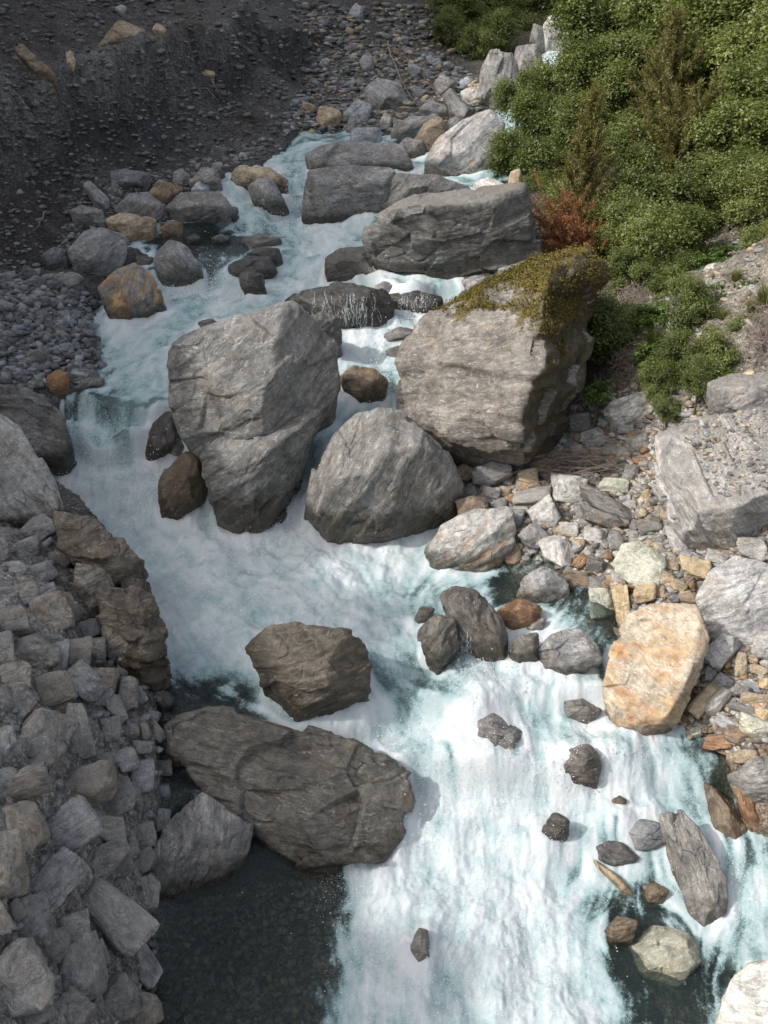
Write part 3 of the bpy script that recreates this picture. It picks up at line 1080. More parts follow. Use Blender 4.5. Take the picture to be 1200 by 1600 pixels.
def orient(lam, rng, d):
    """axes whose z is the normal of the schist layers, seen at LAM degrees in the view"""
    dn = d / np.linalg.norm(d)
    right = np.array([dn[1], -dn[0], 0])
    right /= np.linalg.norm(right)
    up = np.cross(right, dn)
    a = R(lam)
    N = -math.sin(a) * right + math.cos(a) * up - dn * rng.uniform(.1, .5)
    N /= np.linalg.norm(N)
    X = np.cross(N, rng.normal(size=3))
    X /= np.linalg.norm(X)
    return np.stack([X, np.cross(N, X), N], 1)


def hull_planes(pts):
    bm = bmesh.new()
    for p in pts:
        bm.verts.new(p)
    r = bmesh.ops.convex_hull(bm, input=bm.verts)
    N, D = [], []
    for f in bm.faces:
        f.normal_update()
        n = np.array(f.normal[:])
        if np.linalg.norm(n) < .5:
            continue
        dd = n @ np.array(f.verts[0].co[:])
        if dd < 0:
            n, dd = -n, -dd
        if dd > 1e-4:
            N.append(n)
            D.append(dd)
    bm.free()
    return np.array(N), np.array(D)


def rock_props(o, rng, col0, rust=0., moss=0., moss_z=99., wet=0., wet_z=-9., dust=0., tex=1., flank=0., band=1.):
    o['band'] = float(band)
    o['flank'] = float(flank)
    t = np.array(PAL[col0] if isinstance(col0, str) else col0) * rng.uniform(.92, 1.08)
    o['tint'] = [float(c) for c in t]
    o['rust'], o['moss'], o['moss_z'], o['wet'], o['wet_z'], o['dust'], o['tex'] = float(rust), float(moss), float(moss_z), float(wet), float(wet_z), float(dust), float(tex)


LANDMARKS = []
CONTACT = np.zeros_like(GZ)
N_BOULDER = [0]


def boulder(outline, label, ridge=(), tilt=35, back=.55, col='grey', lam=None, p=20, lay=1., rgh=1., sink=.5, short=None, group=None, cat='boulder', yb=None, wetline=None, near=None, name='boulder', **props):
    N_BOULDER[0] += 1
    wetrock = props.get('wet', 0) > .2 and col != 'brownbank'
    near = ((-.05 if np.ptp([q_[0] for q_ in outline]) < 85 else -.02) if wetrock else .10 if wetline is None else .02) if near is None else near
    rng = np.random.RandomState(100 + N_BOULDER[0])
    uv = np.array(outline, float)
    cuv = (uv.min(0) + uv.max(0)) / 2
    uv = cuv + (uv - cuv) * 1.035
    k = uv[:, 1].argmax()
    vb = uv[k, 1]
    ub = uv[uv[:, 1] > vb - .12 * np.ptp(uv[:, 1])][:, 0].mean()
    base = hit([ub], [min(vb, 1670)])[0] if yb is None else at_y(ub, vb, yb)[0]
    d0 = rays([cuv[0]], [cuv[1]])[0]
    h = np.array([d0[0], d0[1], 0])
    h /= np.linalg.norm(h)
    T = R(tilt)
    n = -h * math.cos(T) + np.array([0, 0, 1]) * math.sin(T)

    def on_plane(U):
        d = rays(U[:, 0], U[:, 1])
        tt = ((base - CAMP) @ n) / (d @ n)
        return CAMP + d * tt[:, None], d / np.linalg.norm(d, axis=1)[:, None]

    O, dO = on_plane(uv)
    O = CAMP + (O - CAMP) * (1 - near * math.sqrt(max(np.ptp(O[:, 0]), .1) * max(np.ptp(O[:, 2]), .1)) / np.linalg.norm(base - CAMP))
    c = O.mean(0)
    ext = np.ptp(O, axis=0)
    s = math.sqrt(max(np.linalg.norm(ext) ** 2 / 2, .01))
    pts = [O]
    B = c + (O - c) * .72
    dB = (B - CAMP)
    dB /= np.linalg.norm(dB, axis=1)[:, None]
    pts.append(B + dB * back * s)
    if len(ridge):
        rr = np.array([(a, b_) for a, b_, f in ridge], float)
        Rp, dR = on_plane(rr)
        pts.append(Rp - dR * (np.array([f for _, _, f in ridge]) * s)[:, None])
    else:
        m = 5
        idx = rng.choice(len(O), m, replace=len(O) < m)
        Fp = c + (O[idx] - c) * rng.uniform(.35, .75, (m, 1))
        dF = (Fp - CAMP)
        dF /= np.linalg.norm(dF, axis=1)[:, None]
        pts.append(Fp - dF * (rng.uniform(.12, .34, m) * s)[:, None])
    low = O[uv[:, 1] > vb - .3 * np.ptp(uv[:, 1])]
    pts.append(low + np.array([0, .15 * s, -sink * min(s, 1.6)]))
    pts = np.concatenate(pts)
    mn, mx = pts.min(0), pts.max(0)
    cen, e = (mn + mx) / 2, (mx - mn) / 2 + 1e-6
    q = (pts - cen) / e
    qc = q.mean(0)
    N, D = hull_planes(q - qc)
    p = p * 4.5
    px = max(np.ptp(uv[:, 0]), np.ptp(uv[:, 1]))
    lev = 7 if px > 190 else 6 if px > 85 else 5 if px > 40 else 4
    Dv, F = ico(lev)
    A = np.maximum(Dv @ (N / D[:, None]).T, 0)
    nc = 22
    CN = rng.normal(size=(nc, 3))
    CN /= np.linalg.norm(CN, axis=1)[:, None]
    CD = ((q - qc) @ CN.T).max(0) * (rng.uniform(.985, 1.08, nc) if len(ridge) else rng.uniform(.86, 1.0, nc))
    A = np.concatenate([A, np.maximum(Dv @ (CN / CD[:, None]).T, 0)], 1)
    r = (A ** p).sum(1) ** (-1 / p)
    W = (Dv * r[:, None] + qc) * e + cen
    Rm = orient(rng.uniform(-30, 40) if lam is None else lam, rng, d0)
    Lc = (W - base) @ Rm
    nrm = (Dv * (1 / e)) @ np.eye(3)
    # surface normals from the mesh itself
    fn = np.cross(W[F[:, 1]] - W[F[:, 0]], W[F[:, 2]] - W[F[:, 0]])
    vn = np.zeros_like(W)
    for q_ in range(3):
        np.add.at(vn, F[:, q_], fn)
    vn /= np.linalg.norm(vn, axis=1)[:, None] + 1e-12
    S = 1 / s
    off = rng.uniform(0, 50, 3)
    disp = fbm(Lc * S * 1.9 + off, 3) * .016 * s * rgh
    wl = Lc + .12 * s * np.stack([fbm(Lc * S * 1.4 + off + 9, 2)] * 3, 1)
    K = int(np.clip(px / 5.5, 14, 44))
    sid = rng.choice(len(W), K, replace=False)
    nk = vn[sid] + rng.normal(size=(K, 3)) * .11
    nk /= np.linalg.norm(nk, axis=1)[:, None]
    met = np.array([.8, 1.0, 1.5])
    near_ = ((((Lc[:, None] - Lc[sid][None]) * met) ** 2).sum(2)).argmin(1)
    den = np.maximum((vn * nk[near_]).sum(1), .35)
    fac = ((W[sid][near_] - W) * nk[near_]).sum(1) / den
    disp += np.clip(fac, -.030 * s, .030 * s) * .9 * min(rgh, 1.2)
    patch = sstep(-.25, .35, fbm(Lc * S * 1.6 + off + 31, 2))
    lamr = fbm(wl * np.array([1.3, 1.3, 7.5]) * S * 1.3 + off, 4, .6, True)
    disp += lamr * .011 * s * lay * patch
    stepn = pnoise(wl * np.array([1.2, 1.2, 10.0]) * S + off)
    disp += np.tanh(stepn * 6) * .007 * s * lay * (1 - .6 * patch)
    cr = np.abs(fbm(Lc * S * np.array([1.3, 1.3, 2.2]) + off + 7, 3))
    disp -= sstep(.03, 0, cr) * .010 * s * rgh * (1 - patch)
    if lev >= 5:
        disp += fbm(Lc * S * 8 + off, 4, .65) * .011 * s * rgh
    W = W + vn * disp[:, None]
    Lc = (W - base) @ Rm
    wl_ = samp(WZ, W[:, 0], W[:, 1])
    m_ = np.abs(W[:, 2] - wl_) < .14
    if m_.any():
        CONTACT[((W[m_, 1] - 4) / 86 * (NY - 1)).clip(0, NY - 1).round().astype(int), ((W[m_, 0] + 40) / 80 * (NX - 1)).clip(0, NX - 1).round().astype(int)] = 1
    me = mesh_np(name, Lc, F, M_ROCK)
    o = link(name, me)
    o.matrix_world = Matrix(np.block([[Rm, base[:, None]], [np.zeros((1, 3)), np.ones((1, 1))]]).tolist())
    if wetline is not None:
        props['wet_z'] = base[2] + wetline * 1.15 + .12
    if props.get('moss'):
        props['moss_z'] = mn[2] + (mx[2] - mn[2]) * props.pop('moss_h', .6)
    rock_props(o, rng, col, tex=props.pop('tex', 1.0), **props)
    tag(o, label, cat, group)
    LANDMARKS.append((short, cuv, uv.min(0), uv.max(0)))
    return o


BO = boulder
# ---- the great boulders in the stream
GIANT = BO([(270, 550), (288, 530), (345, 519), (392, 500), (440, 476), (474, 487), (500, 513), (521, 545), (523, 600), (512, 645), (470, 672), (425, 690), (360, 700), (322, 706), (298, 690), (280, 655), (271, 600)],
           'huge grey angular boulder splitting the upper stream in two', [(441, 486, .16), (414, 600, .32), (296, 548, .06), (322, 690, .07), (512, 560, .02), (418, 676, .22), (500, 640, .03)], tilt=20, col=(.185, .182, .172), lam=35, yb=19.0, near=0, sink=.3, rgh=.7, lay=1.3, short='huge grey midstream boulder', p=24)
LOWER = BO([(318, 712), (340, 690), (430, 670), (490, 640), (500, 650), (472, 708), (447, 765), (427, 815), (375, 834), (340, 802), (325, 750)], None, [(380, 715, .20), (428, 700, .22), (390, 775, .16)], tilt=16, col=(.18, .177, .167), lam=40, wetline=.75, near=0, rgh=.8, name='lower_block', cat=None, lay=1.6)
LOWER.parent = GIANT
LOWER.matrix_parent_inverse = GIANT.matrix_world.inverted()
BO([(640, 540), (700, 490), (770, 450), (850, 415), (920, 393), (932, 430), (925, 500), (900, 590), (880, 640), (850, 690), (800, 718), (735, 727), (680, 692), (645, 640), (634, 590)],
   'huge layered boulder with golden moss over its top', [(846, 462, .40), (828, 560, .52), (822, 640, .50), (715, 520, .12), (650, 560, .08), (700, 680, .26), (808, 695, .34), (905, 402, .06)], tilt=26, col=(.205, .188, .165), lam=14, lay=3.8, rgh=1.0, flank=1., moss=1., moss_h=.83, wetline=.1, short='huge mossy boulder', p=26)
BO([(482, 762), (490, 735), (530, 680), (570, 650), (610, 647), (645, 655), (680, 690), (705, 730), (718, 775), (700, 803), (640, 832), (560, 846), (520, 836), (485, 802)],
   'large grey domed boulder with a bright flat top below the mossy one', [(543, 738, .34), (612, 715, .42), (680, 700, .28), (600, 830, .16), (500, 800, .14), (700, 785, .12)], tilt=26, col=(.185, .18, .168), lam=62, lay=1.6, wetline=.7, short='grey domed boulder', p=20)
BO([(390, 1015), (420, 985), (480, 977), (540, 985), (562, 1005), (577, 1050), (570, 1090), (520, 1112), (465, 1117), (430, 1082), (400, 1042)],
   'rounded dark brown boulder standing alone in the foaming pool', [(450, 1002, .2), (540, 1005, .22), (500, 1062, .32), (440, 1045, .24)], tilt=32, col=(.15, .132, .105), lam=12, wet=.55, wetline=.35, near=.05, lay=1.8, short='round brown boulder', p=18)
BO([(255, 1135), (330, 1108), (440, 1130), (500, 1165), (570, 1175), (612, 1195), (643, 1232), (622, 1290), (580, 1342), (500, 1357), (420, 1337), (370, 1290), (300, 1215)],
   'long dark grey slab boulder damming the still pool', [(600, 1215, .06), (565, 1262, .16), (500, 1295, .2), (400, 1225, .12), (618, 1245, .08)], tilt=52, back=.4, col=(.165, .158, .142), lam=-15, wet=.5, wetline=.35, near=.10, lay=1.5, short='long slab boulder', p=22)
BO([(318, 1240), (355, 1265), (393, 1290), (390, 1322), (350, 1362), (290, 1392), (240, 1402), (225, 1340), (270, 1280)],
   'smooth triangular grey boulder wedged between rubble bank and slab', [(320, 1300, .2), (270, 1350, .15)], tilt=35, col='stone', lam=70, wetline=.1, lay=.4, rgh=.6, short='triangular boulder')
BO([(-60, 640), (0, 650), (28, 668), (60, 712), (83, 752), (88, 790), (66, 808), (-60, 808)],
   'smooth pale boulder at the foot of the rubble bank beside white water', [(20, 700, .2), (60, 760, .15), (0, 780, .2)], tilt=30, col='pale', lam=-60, lay=.5, rgh=.6, wetline=.2, near=.3, short='smooth pale boulder')
BO([(-40, 605), (20, 605), (70, 620), (95, 650), (103, 690), (96, 712), (60, 705), (0, 665), (-40, 645)],
   'dark streaked boulder overhanging the water above the smooth pale one', [(60, 640, .2), (20, 625, .15)], tilt=30, col='stone', lam=-25, wet=.35, wetline=.3, near=.4, short='dark streaked boulder')
BO([(157, 450), (180, 425), (210, 413), (235, 430), (250, 460), (258, 490), (210, 500), (175, 497)], 'tan boulder with an orange rust stain at the left water edge', [(200, 435, .22), (225, 470, .25), (185, 470, .2)], tilt=25, col='stone', rust=.42, lam=60, wetline=.12, short='rust-stained boulder')
BO([(240, 405), (265, 375), (290, 385), (312, 415), (316, 437), (285, 447), (255, 437)], 'grey wedge boulder between two small side falls', tilt=25, col='grey', lam=-40, wetline=.25, short='grey wedge boulder')
BO([(107, 390), (130, 365), (160, 357), (195, 368), (198, 400), (150, 425), (120, 416)], 'broad pale grey boulder on the left shore above the rust-stained one', tilt=30, col='grey', lam=25, short='broad grey shore boulder')
BO([(357, 415), (385, 400), (425, 402), (432, 425), (395, 442), (362, 438)], 'flat black wet boulder in midstream rapids', tilt=35, col='dark', wet=.8, wetline=.3, short='flat black boulder')
BO([(385, 396), (405, 387), (435, 388), (441, 408), (400, 412)], 'black wet boulder tucked behind the flat black one', tilt=30, col='dark', wet=.8)
BO([(373, 430), (388, 422), (410, 430), (415, 460), (395, 467), (377, 450)], 'small dark rounded rock just below the flat black boulder', tilt=25, col='dark', wet=.6, wetline=.3)
BO([(362, 270), (375, 260), (420, 263), (447, 278), (445, 292), (400, 300), (365, 295)], 'tan topped boulder at the head of the left falls', tilt=30, col='tan', wetline=.2, short='tan falls boulder')
BO([(387, 292), (405, 280), (425, 280), (449, 325), (430, 334), (395, 316)], 'steep grey boulder leaning against the tan one in the falls', tilt=20, col='grey', lam=-55, wetline=.3)
BO([(480, 245), (500, 230), (560, 222), (625, 225), (641, 262), (600, 268), (483, 266)], 'flat topped grey slab, rearmost of the two stacked slabs', [(500, 258, .15), (620, 256, .15)], tilt=50, back=.25, col=(.175, .175, .172), lam=5, wetline=.1, short='rear slab', p=24)
BO([(478, 342), (478, 300), (485, 270), (560, 262), (610, 265), (622, 292), (600, 332), (560, 346), (510, 348)], 'massive grey block boulder in front of the flat topped slab', [(492, 285, .16), (600, 285, .16), (520, 330, .18)], tilt=22, back=.4, col=(.15, .152, .15), lam=4, wetline=.25, short='massive grey block')
BO([(598, 292), (620, 275), (680, 275), (733, 296), (715, 312), (640, 328), (600, 327)], 'dark low boulder joined to the right side of the massive block', [(640, 290, .16)], tilt=30, back=.3, col='dark', wetline=.2, wet=.3, short='dark low boulder')
BO([(570, 370), (590, 337), (640, 315), (700, 303), (812, 295), (826, 340), (838, 400), (800, 422), (700, 433), (640, 422), (600, 397)],
   'big dark boulder with a pale flat top beneath the shrubs', [(640, 332, .28), (745, 325, .30), (815, 303, .22), (600, 378, .1), (720, 415, .04)], tilt=18, back=.5, col=(.135, .134, .128), lam=8, lay=1.5, dust=.75, moss=.6, moss_h=.97, wetline=.2, short='big dark flat-topped boulder', p=28)  # light on the flat top put into the colour as pale dust
BO([(667, 250), (680, 225), (720, 190), (765, 175), (786, 195), (776, 238), (750, 271), (700, 267)], 'bright grey triangular boulder with rust streaks by the upper pool', [(768, 186, .1), (725, 240, .15), (690, 245, .15)], tilt=25, col='silver', rust=.26, lam=40, wetline=.05, short='bright triangular boulder', p=26)
BO([(508, 405), (530, 390), (570, 387), (600, 408), (602, 432), (560, 441), (515, 437)], 'dark wet boulder right of the main rapid with water spilling beside it', tilt=30, col='dark', wet=.8, lam=20, wetline=.3, short='dark wet rapid boulder')
BO([(440, 472), (470, 450), (530, 443), (590, 450), (612, 470), (602, 510), (560, 517), (500, 502)], 'low black boulder under a curtain of falling water behind the huge midstream boulder', tilt=45, col='dark', wet=.9, wetline=.4, near=-.06, short='black fall boulder')
BO([(605, 462), (650, 455), (692, 466), (682, 487), (620, 487)], 'dark ledge rock under the thin right hand fall', tilt=45, col='dark', wet=.9, near=-.05)
BO([(583, 448), (600, 440), (620, 444), (616, 460), (590, 462)], 'small grey rock on the lip of the thin right fall', tilt=30, col='grey', wet=.3)
BO([(533, 585), (550, 572), (585, 578), (605, 595), (596, 627), (560, 630), (538, 612)], 'brown speckled boulder in the channel between the two huge boulders', tilt=30, col='brown', wet=.25, wetline=.15, short='brown channel boulder')
BO([(598, 525), (625, 511), (652, 517), (640, 530), (605, 537)], 'small dark rock amid white water beside the mossy boulder', tilt=35, col='stone', wet=.5)
BO([(602, 548), (625, 540), (650, 545), (640, 562), (610, 562)], 'low wet rock awash just below the small dark rock', tilt=40, col='stone', wet=.7)
BO([(310, 503), (330, 498), (352, 512), (346, 523), (315, 523)], 'small dark rock behind the huge midstream boulder', tilt=30, col='dark', wet=.4)
BO([(478, 495), (505, 487), (532, 500), (532, 522), (500, 520)], 'dark rounded rock tucked behind the shoulder of the huge midstream boulder', tilt=25, col='dark', wet=.2, yb=24.2)
BO([(498, 525), (512, 514), (532, 520), (533, 555), (515, 562), (500, 545)], 'grey rounded rock against the right flank of the huge midstream boulder', tilt=25, col='grey', wetline=.2)
BO([(228, 702), (240, 662), (268, 640), (282, 660), (285, 692), (255, 717), (230, 722)], 'black wet rock at the lip of the left cascade', tilt=25, col='dark', wet=.8, lam=60, wetline=.3, short='black cascade rock')
BO([(250, 742), (290, 708), (316, 712), (324, 752), (302, 792), (270, 817), (252, 803)], 'brown wet rock splashed by the left cascade under the huge boulder', tilt=25, col='brown', wet=.6, lam=50, wetline=.4, short='brown splashed rock')
BO([(255, 690), (278, 682), (290, 700), (280, 716), (262, 712)], 'small grey rock jammed between the two wet cascade rocks', tilt=30, col='stone', wet=.3)
BO([(85, 800), (140, 812), (213, 868), (230, 930), (195, 950), (140, 900), (95, 850)], 'wet brown outcrop along the top of the left bank rim', [(170, 870, .18), (130, 850, .15)], tilt=38, col=(.17, .15, .12), wet=.3, wetline=.5, rgh=3.2, lay=2.5, short='upper wet outcrop')
BO([(150, 835), (185, 842), (214, 872), (205, 895), (165, 880)], 'dark wet crag jutting from the upper brown outcrop over the white water', tilt=35, col=(.15, .135, .11), wet=.4, wetline=.4, rgh=2, near=.35)
BO([(190, 900), (225, 905), (236, 945), (215, 960), (190, 935)], 'dark crag in the gap between the two wet brown outcrops', tilt=35, col=(.14, .125, .105), wet=.4, wetline=.4, rgh=2, near=.35)
BO([(120, 880), (165, 890), (180, 925), (150, 950), (115, 920)], 'grey brown crag behind the wet brown outcrops', tilt=38, col=(.2, .185, .16), rgh=2.2, near=.3)
BO([(150, 925), (205, 920), (232, 935), (259, 1005), (247, 1072), (205, 1062), (170, 1015)], 'bulging wet brown outcrop overhanging the river at the rubble bank', [(205, 960, .2), (235, 1010, .2), (210, 1040, .15)], tilt=35, col=(.16, .14, .11), wet=.3, wetline=.5, rgh=3.2, lay=2.5, short='bulging wet outcrop')
BO([(225, 965), (252, 980), (260, 1010), (245, 1035), (222, 1010)], 'dark knob on the bulging wet outcrop above the dark eddy', tilt=30, col=(.14, .125, .10), wet=.4, wetline=.4, rgh=2, near=.3)
BO([(160, 975), (200, 985), (215, 1020), (190, 1040), (160, 1015)], 'brown crag between the bulging outcrop and the rubble bank', tilt=35, col=(.2, .18, .15), rgh=2.2, near=.25)
BO([(240, 1075), (262, 1082), (275, 1100), (255, 1112), (238, 1098)], 'small dark wet rock at the foot of the bulging outcrop', tilt=35, col='dark', wet=.6)
BO([(112, 795), (138, 812), (142, 838), (115, 840), (95, 815)], 'dark wet rock at the upper end of the brown outcrop', tilt=30, col='dark', wet=.6, wetline=.3)
# ---- right side of the pool
BO([(688, 930), (710, 915), (750, 930), (780, 960), (793, 1000), (787, 1032), (750, 1034), (712, 1000)], 'big dark streaked wet boulder standing in the white rapid', tilt=32, col='wetdark', wet=.45, lam=-60, lay=1.6, wetline=.3, short='streaked rapid boulder')
BO([(652, 985), (680, 963), (715, 965), (720, 1000), (702, 1030), (686, 1056), (663, 1020)], 'dark wet boulder directly left of the big streaked one', tilt=28, col='wetdark', wet=.55, lam=60, lay=1.6, wetline=.3)
BO([(646, 966), (658, 948), (679, 950), (673, 968), (652, 976)], 'small black rock poking out of foam upstream of the streaked boulder', tilt=30, col='dark', wet=.8)
BO([(810, 927), (820, 900), (850, 887), (886, 905), (890, 932), (830, 942)], 'grey boulder with a dark wet side in the clear green shallows', [(845, 895, .1), (850, 915, .28)], tilt=32, col='grey', wetline=.12, lam=25, short='grey shallows boulder')
BO([(772, 958), (810, 935), (846, 945), (842, 975), (800, 987)], 'flat reddish brown wet rock in the shallows', tilt=45, col='rustb', wet=.6)
BO([(838, 1017), (860, 993), (902, 980), (932, 1010), (940, 1032), (882, 1057), (853, 1047)], 'squared grey green block at the edge of the rapid', [(865, 1005, .12), (925, 1015, .16), (880, 1045, .15)], tilt=42, col='grey', lam=20, lay=.5, short='squared block', wetline=.06)
BO([(795, 1017), (810, 993), (842, 990), (838, 1030), (812, 1042)], 'dark triangular wet rock beside the squared block', tilt=28, col='wetdark', wet=.4, wetline=.2)
BO([(820, 985), (840, 968), (853, 965), (848, 985), (830, 992)], 'small wet stone above the dark triangular rock', tilt=35, col='stone', wet=.4)
BO([(668, 857), (690, 825), (740, 800), (792, 797), (806, 820), (796, 852), (760, 887), (730, 894), (690, 877)], 'tan striped boulder with steep layers dipping into the pool', [(735, 825, .2), (770, 830, .25), (725, 865, .2)], tilt=32, col='pale', rust=.33, lam=35, lay=2.6, wetline=.12, short='tan striped boulder')
BO([(943, 1067), (960, 1010), (985, 960), (1010, 948), (1092, 950), (1106, 990), (1096, 1040), (1060, 1122), (1020, 1142), (970, 1132)],
   'large yellow boulder streaked with rust beside the rapid', [(1090, 968, .16), (1080, 1050, .34), (1040, 1115, .30), (962, 1060, .12), (1005, 975, .14), (975, 1118, .14)], tilt=38, near=.16, col='cream', band=.45, rust=.46, lam=-12, lay=.6, rgh=.7, wetline=.05, short='large yellow boulder', p=26)
BO([(1092, 930), (1110, 895), (1150, 872), (1200, 883), (1240, 900), (1235, 975), (1172, 1007), (1122, 992), (1096, 957)], 'large white grey boulder above the yellow one', [(1155, 888, .12), (1165, 950, .3), (1210, 950, .25), (1120, 940, .2)], tilt=32, col='silver', lam=40, lay=.9, short='large white boulder', p=24)
BO([(1030, 690), (1060, 675), (1100, 690), (1180, 640), (1260, 660), (1260, 770), (1185, 822), (1142, 840), (1080, 838), (1068, 802), (1033, 750)],
   'big marbled slab with overhanging dark front, rubble on its top', [(1085, 800, .42), (1150, 785, .50), (1245, 740, .52), (1045, 730, .2), (1060, 690, .02)], tilt=45, back=.5, near=.2, col=(.31, .305, .295), lam=-50, dust=.8, rgh=1.3, short='big marbled slab', p=26)
BO([(943, 642), (960, 625), (1020, 605), (1042, 625), (1006, 657), (975, 664)], 'pale layered boulder under the twiggy shrubs', [(1000, 625, .12), (985, 650, .2)], tilt=32, col='pale', lam=35, lay=1.5, short='pale layered boulder')
BO([(1102, 600), (1150, 585), (1240, 590), (1250, 660), (1160, 668), (1110, 640)], 'crumbling grey outcrop at the foot of the bare slope', tilt=35, col='stone', dust=.7, rgh=2.2, lam=35, short='crumbling outcrop')
BO([(1128, 1590), (1140, 1535), (1170, 1510), (1250, 1500), (1250, 1670), (1128, 1670)], 'white boulder at the water edge, lowest on the sunny bank', [(1150, 1545, .15), (1200, 1570, .25)], tilt=45, col='white', lam=35, wetline=-.2, short='lowest white boulder')
BO([(1033, 1275), (1065, 1268), (1100, 1305), (1132, 1370), (1130, 1420), (1102, 1453), (1080, 1420), (1060, 1345)], 'long tilted brown grey slab in the rapid with a rusty tip', [(1085, 1330, .08), (1110, 1400, .1)], tilt=48, back=.25, col='stone', rust=.22, lam=-62, lay=1.6, wet=.25, wetline=.1, short='tilted slab')
BO([(975, 1302), (1000, 1282), (1030, 1285), (1044, 1310), (1010, 1334), (985, 1326)], 'blue grey veined boulder left of the tilted slab', tilt=38, col='blue', lam=20, wet=.4, lay=1.4, short='blue veined boulder')
BO([(915, 1326), (940, 1312), (975, 1320), (998, 1340), (960, 1356), (925, 1347)], 'dark flat veined rock left of the blue veined boulder', tilt=42, col='dark', wet=.5, lam=-15, lay=1.5)
BO([(918, 1338), (930, 1342), (970, 1372), (995, 1402), (980, 1400), (940, 1365)], 'thin tan sliver of rock awash below the dark flat rock', tilt=55, back=.3, col='tan', wet=.5, lam=-42)
BO([(845, 1296), (865, 1270), (890, 1280), (887, 1306), (860, 1316)], 'small black rock in the middle of the white rapid', tilt=30, col='dark', wet=.7, wetline=.2, short='small black rapid rock')
BO([(858, 1207), (880, 1175), (920, 1163), (939, 1185), (932, 1222), (890, 1232)], 'dark rounded boulder with foam pouring over its left side', tilt=30, col='wetdark', wet=.5, wetline=.2, short='foam-covered boulder')
BO([(945, 1456), (965, 1432), (996, 1438), (987, 1470), (955, 1477)], 'small brown rock at the edge of the green pool', tilt=32, col='brown', wet=.5, wetline=.1, short='small brown rock')
BO([(985, 1478), (1020, 1448), (1080, 1458), (1098, 1510), (1060, 1537), (1010, 1522)], 'broad olive boulder half drowned in green water', tilt=62, back=.3, col='green', wet=.5, rust=.2, lay=.5, sink=.3, near=-.2)
BO([(685, 1180), (715, 1128), (770, 1112), (818, 1150), (805, 1205), (740, 1228)], 'hump shaped boulder veiled by white water in mid rapid', tilt=50, back=.4, col='stone', wet=.3, near=-.19, sink=.4, short='veiled hump boulder')
BO([(1098, 1222), (1140, 1250), (1168, 1300), (1150, 1324), (1115, 1290)], 'olive wet rock under shallow water at the right shore', tilt=60, col='brown', wet=.6, lam=-60, near=-.12)
BO([(1140, 1216), (1160, 1224), (1190, 1280), (1186, 1297), (1160, 1272)], 'thin rust brown shard leaning at the right shore', tilt=35, back=.3, col='rustb', wet=.3, rust=.4, lam=-60, short='rust brown shard')
BO([(1138, 1212), (1180, 1185), (1240, 1178), (1240, 1252), (1172, 1240)], 'broad grey boulder behind the rust brown shard', tilt=35, col='stone', lam=25, short='broad grey boulder')
BO([(880, 1096), (910, 1093), (942, 1110), (915, 1132), (885, 1122)], 'low wet boulder awash beside the large yellow one', tilt=45, col='stone', wet=.6)
BO([(640, 1478), (655, 1450), (668, 1455), (672, 1500), (655, 1512)], 'small dark rock nearly buried in the lowest white water', tilt=50, col='stone', wet=.6, sink=.4, near=-.09)
BO([(1005, 1385), (1025, 1378), (1045, 1392), (1035, 1412), (1010, 1410)], 'small brown stone awash left of the tilted slab', tilt=45, col='brown', wet=.6)
BO([(955, 1250), (968, 1243), (980, 1250), (975, 1262), (958, 1262)], 'tiny brown rock in foam above the blue veined boulder', tilt=35, col='brown', wet=.6)
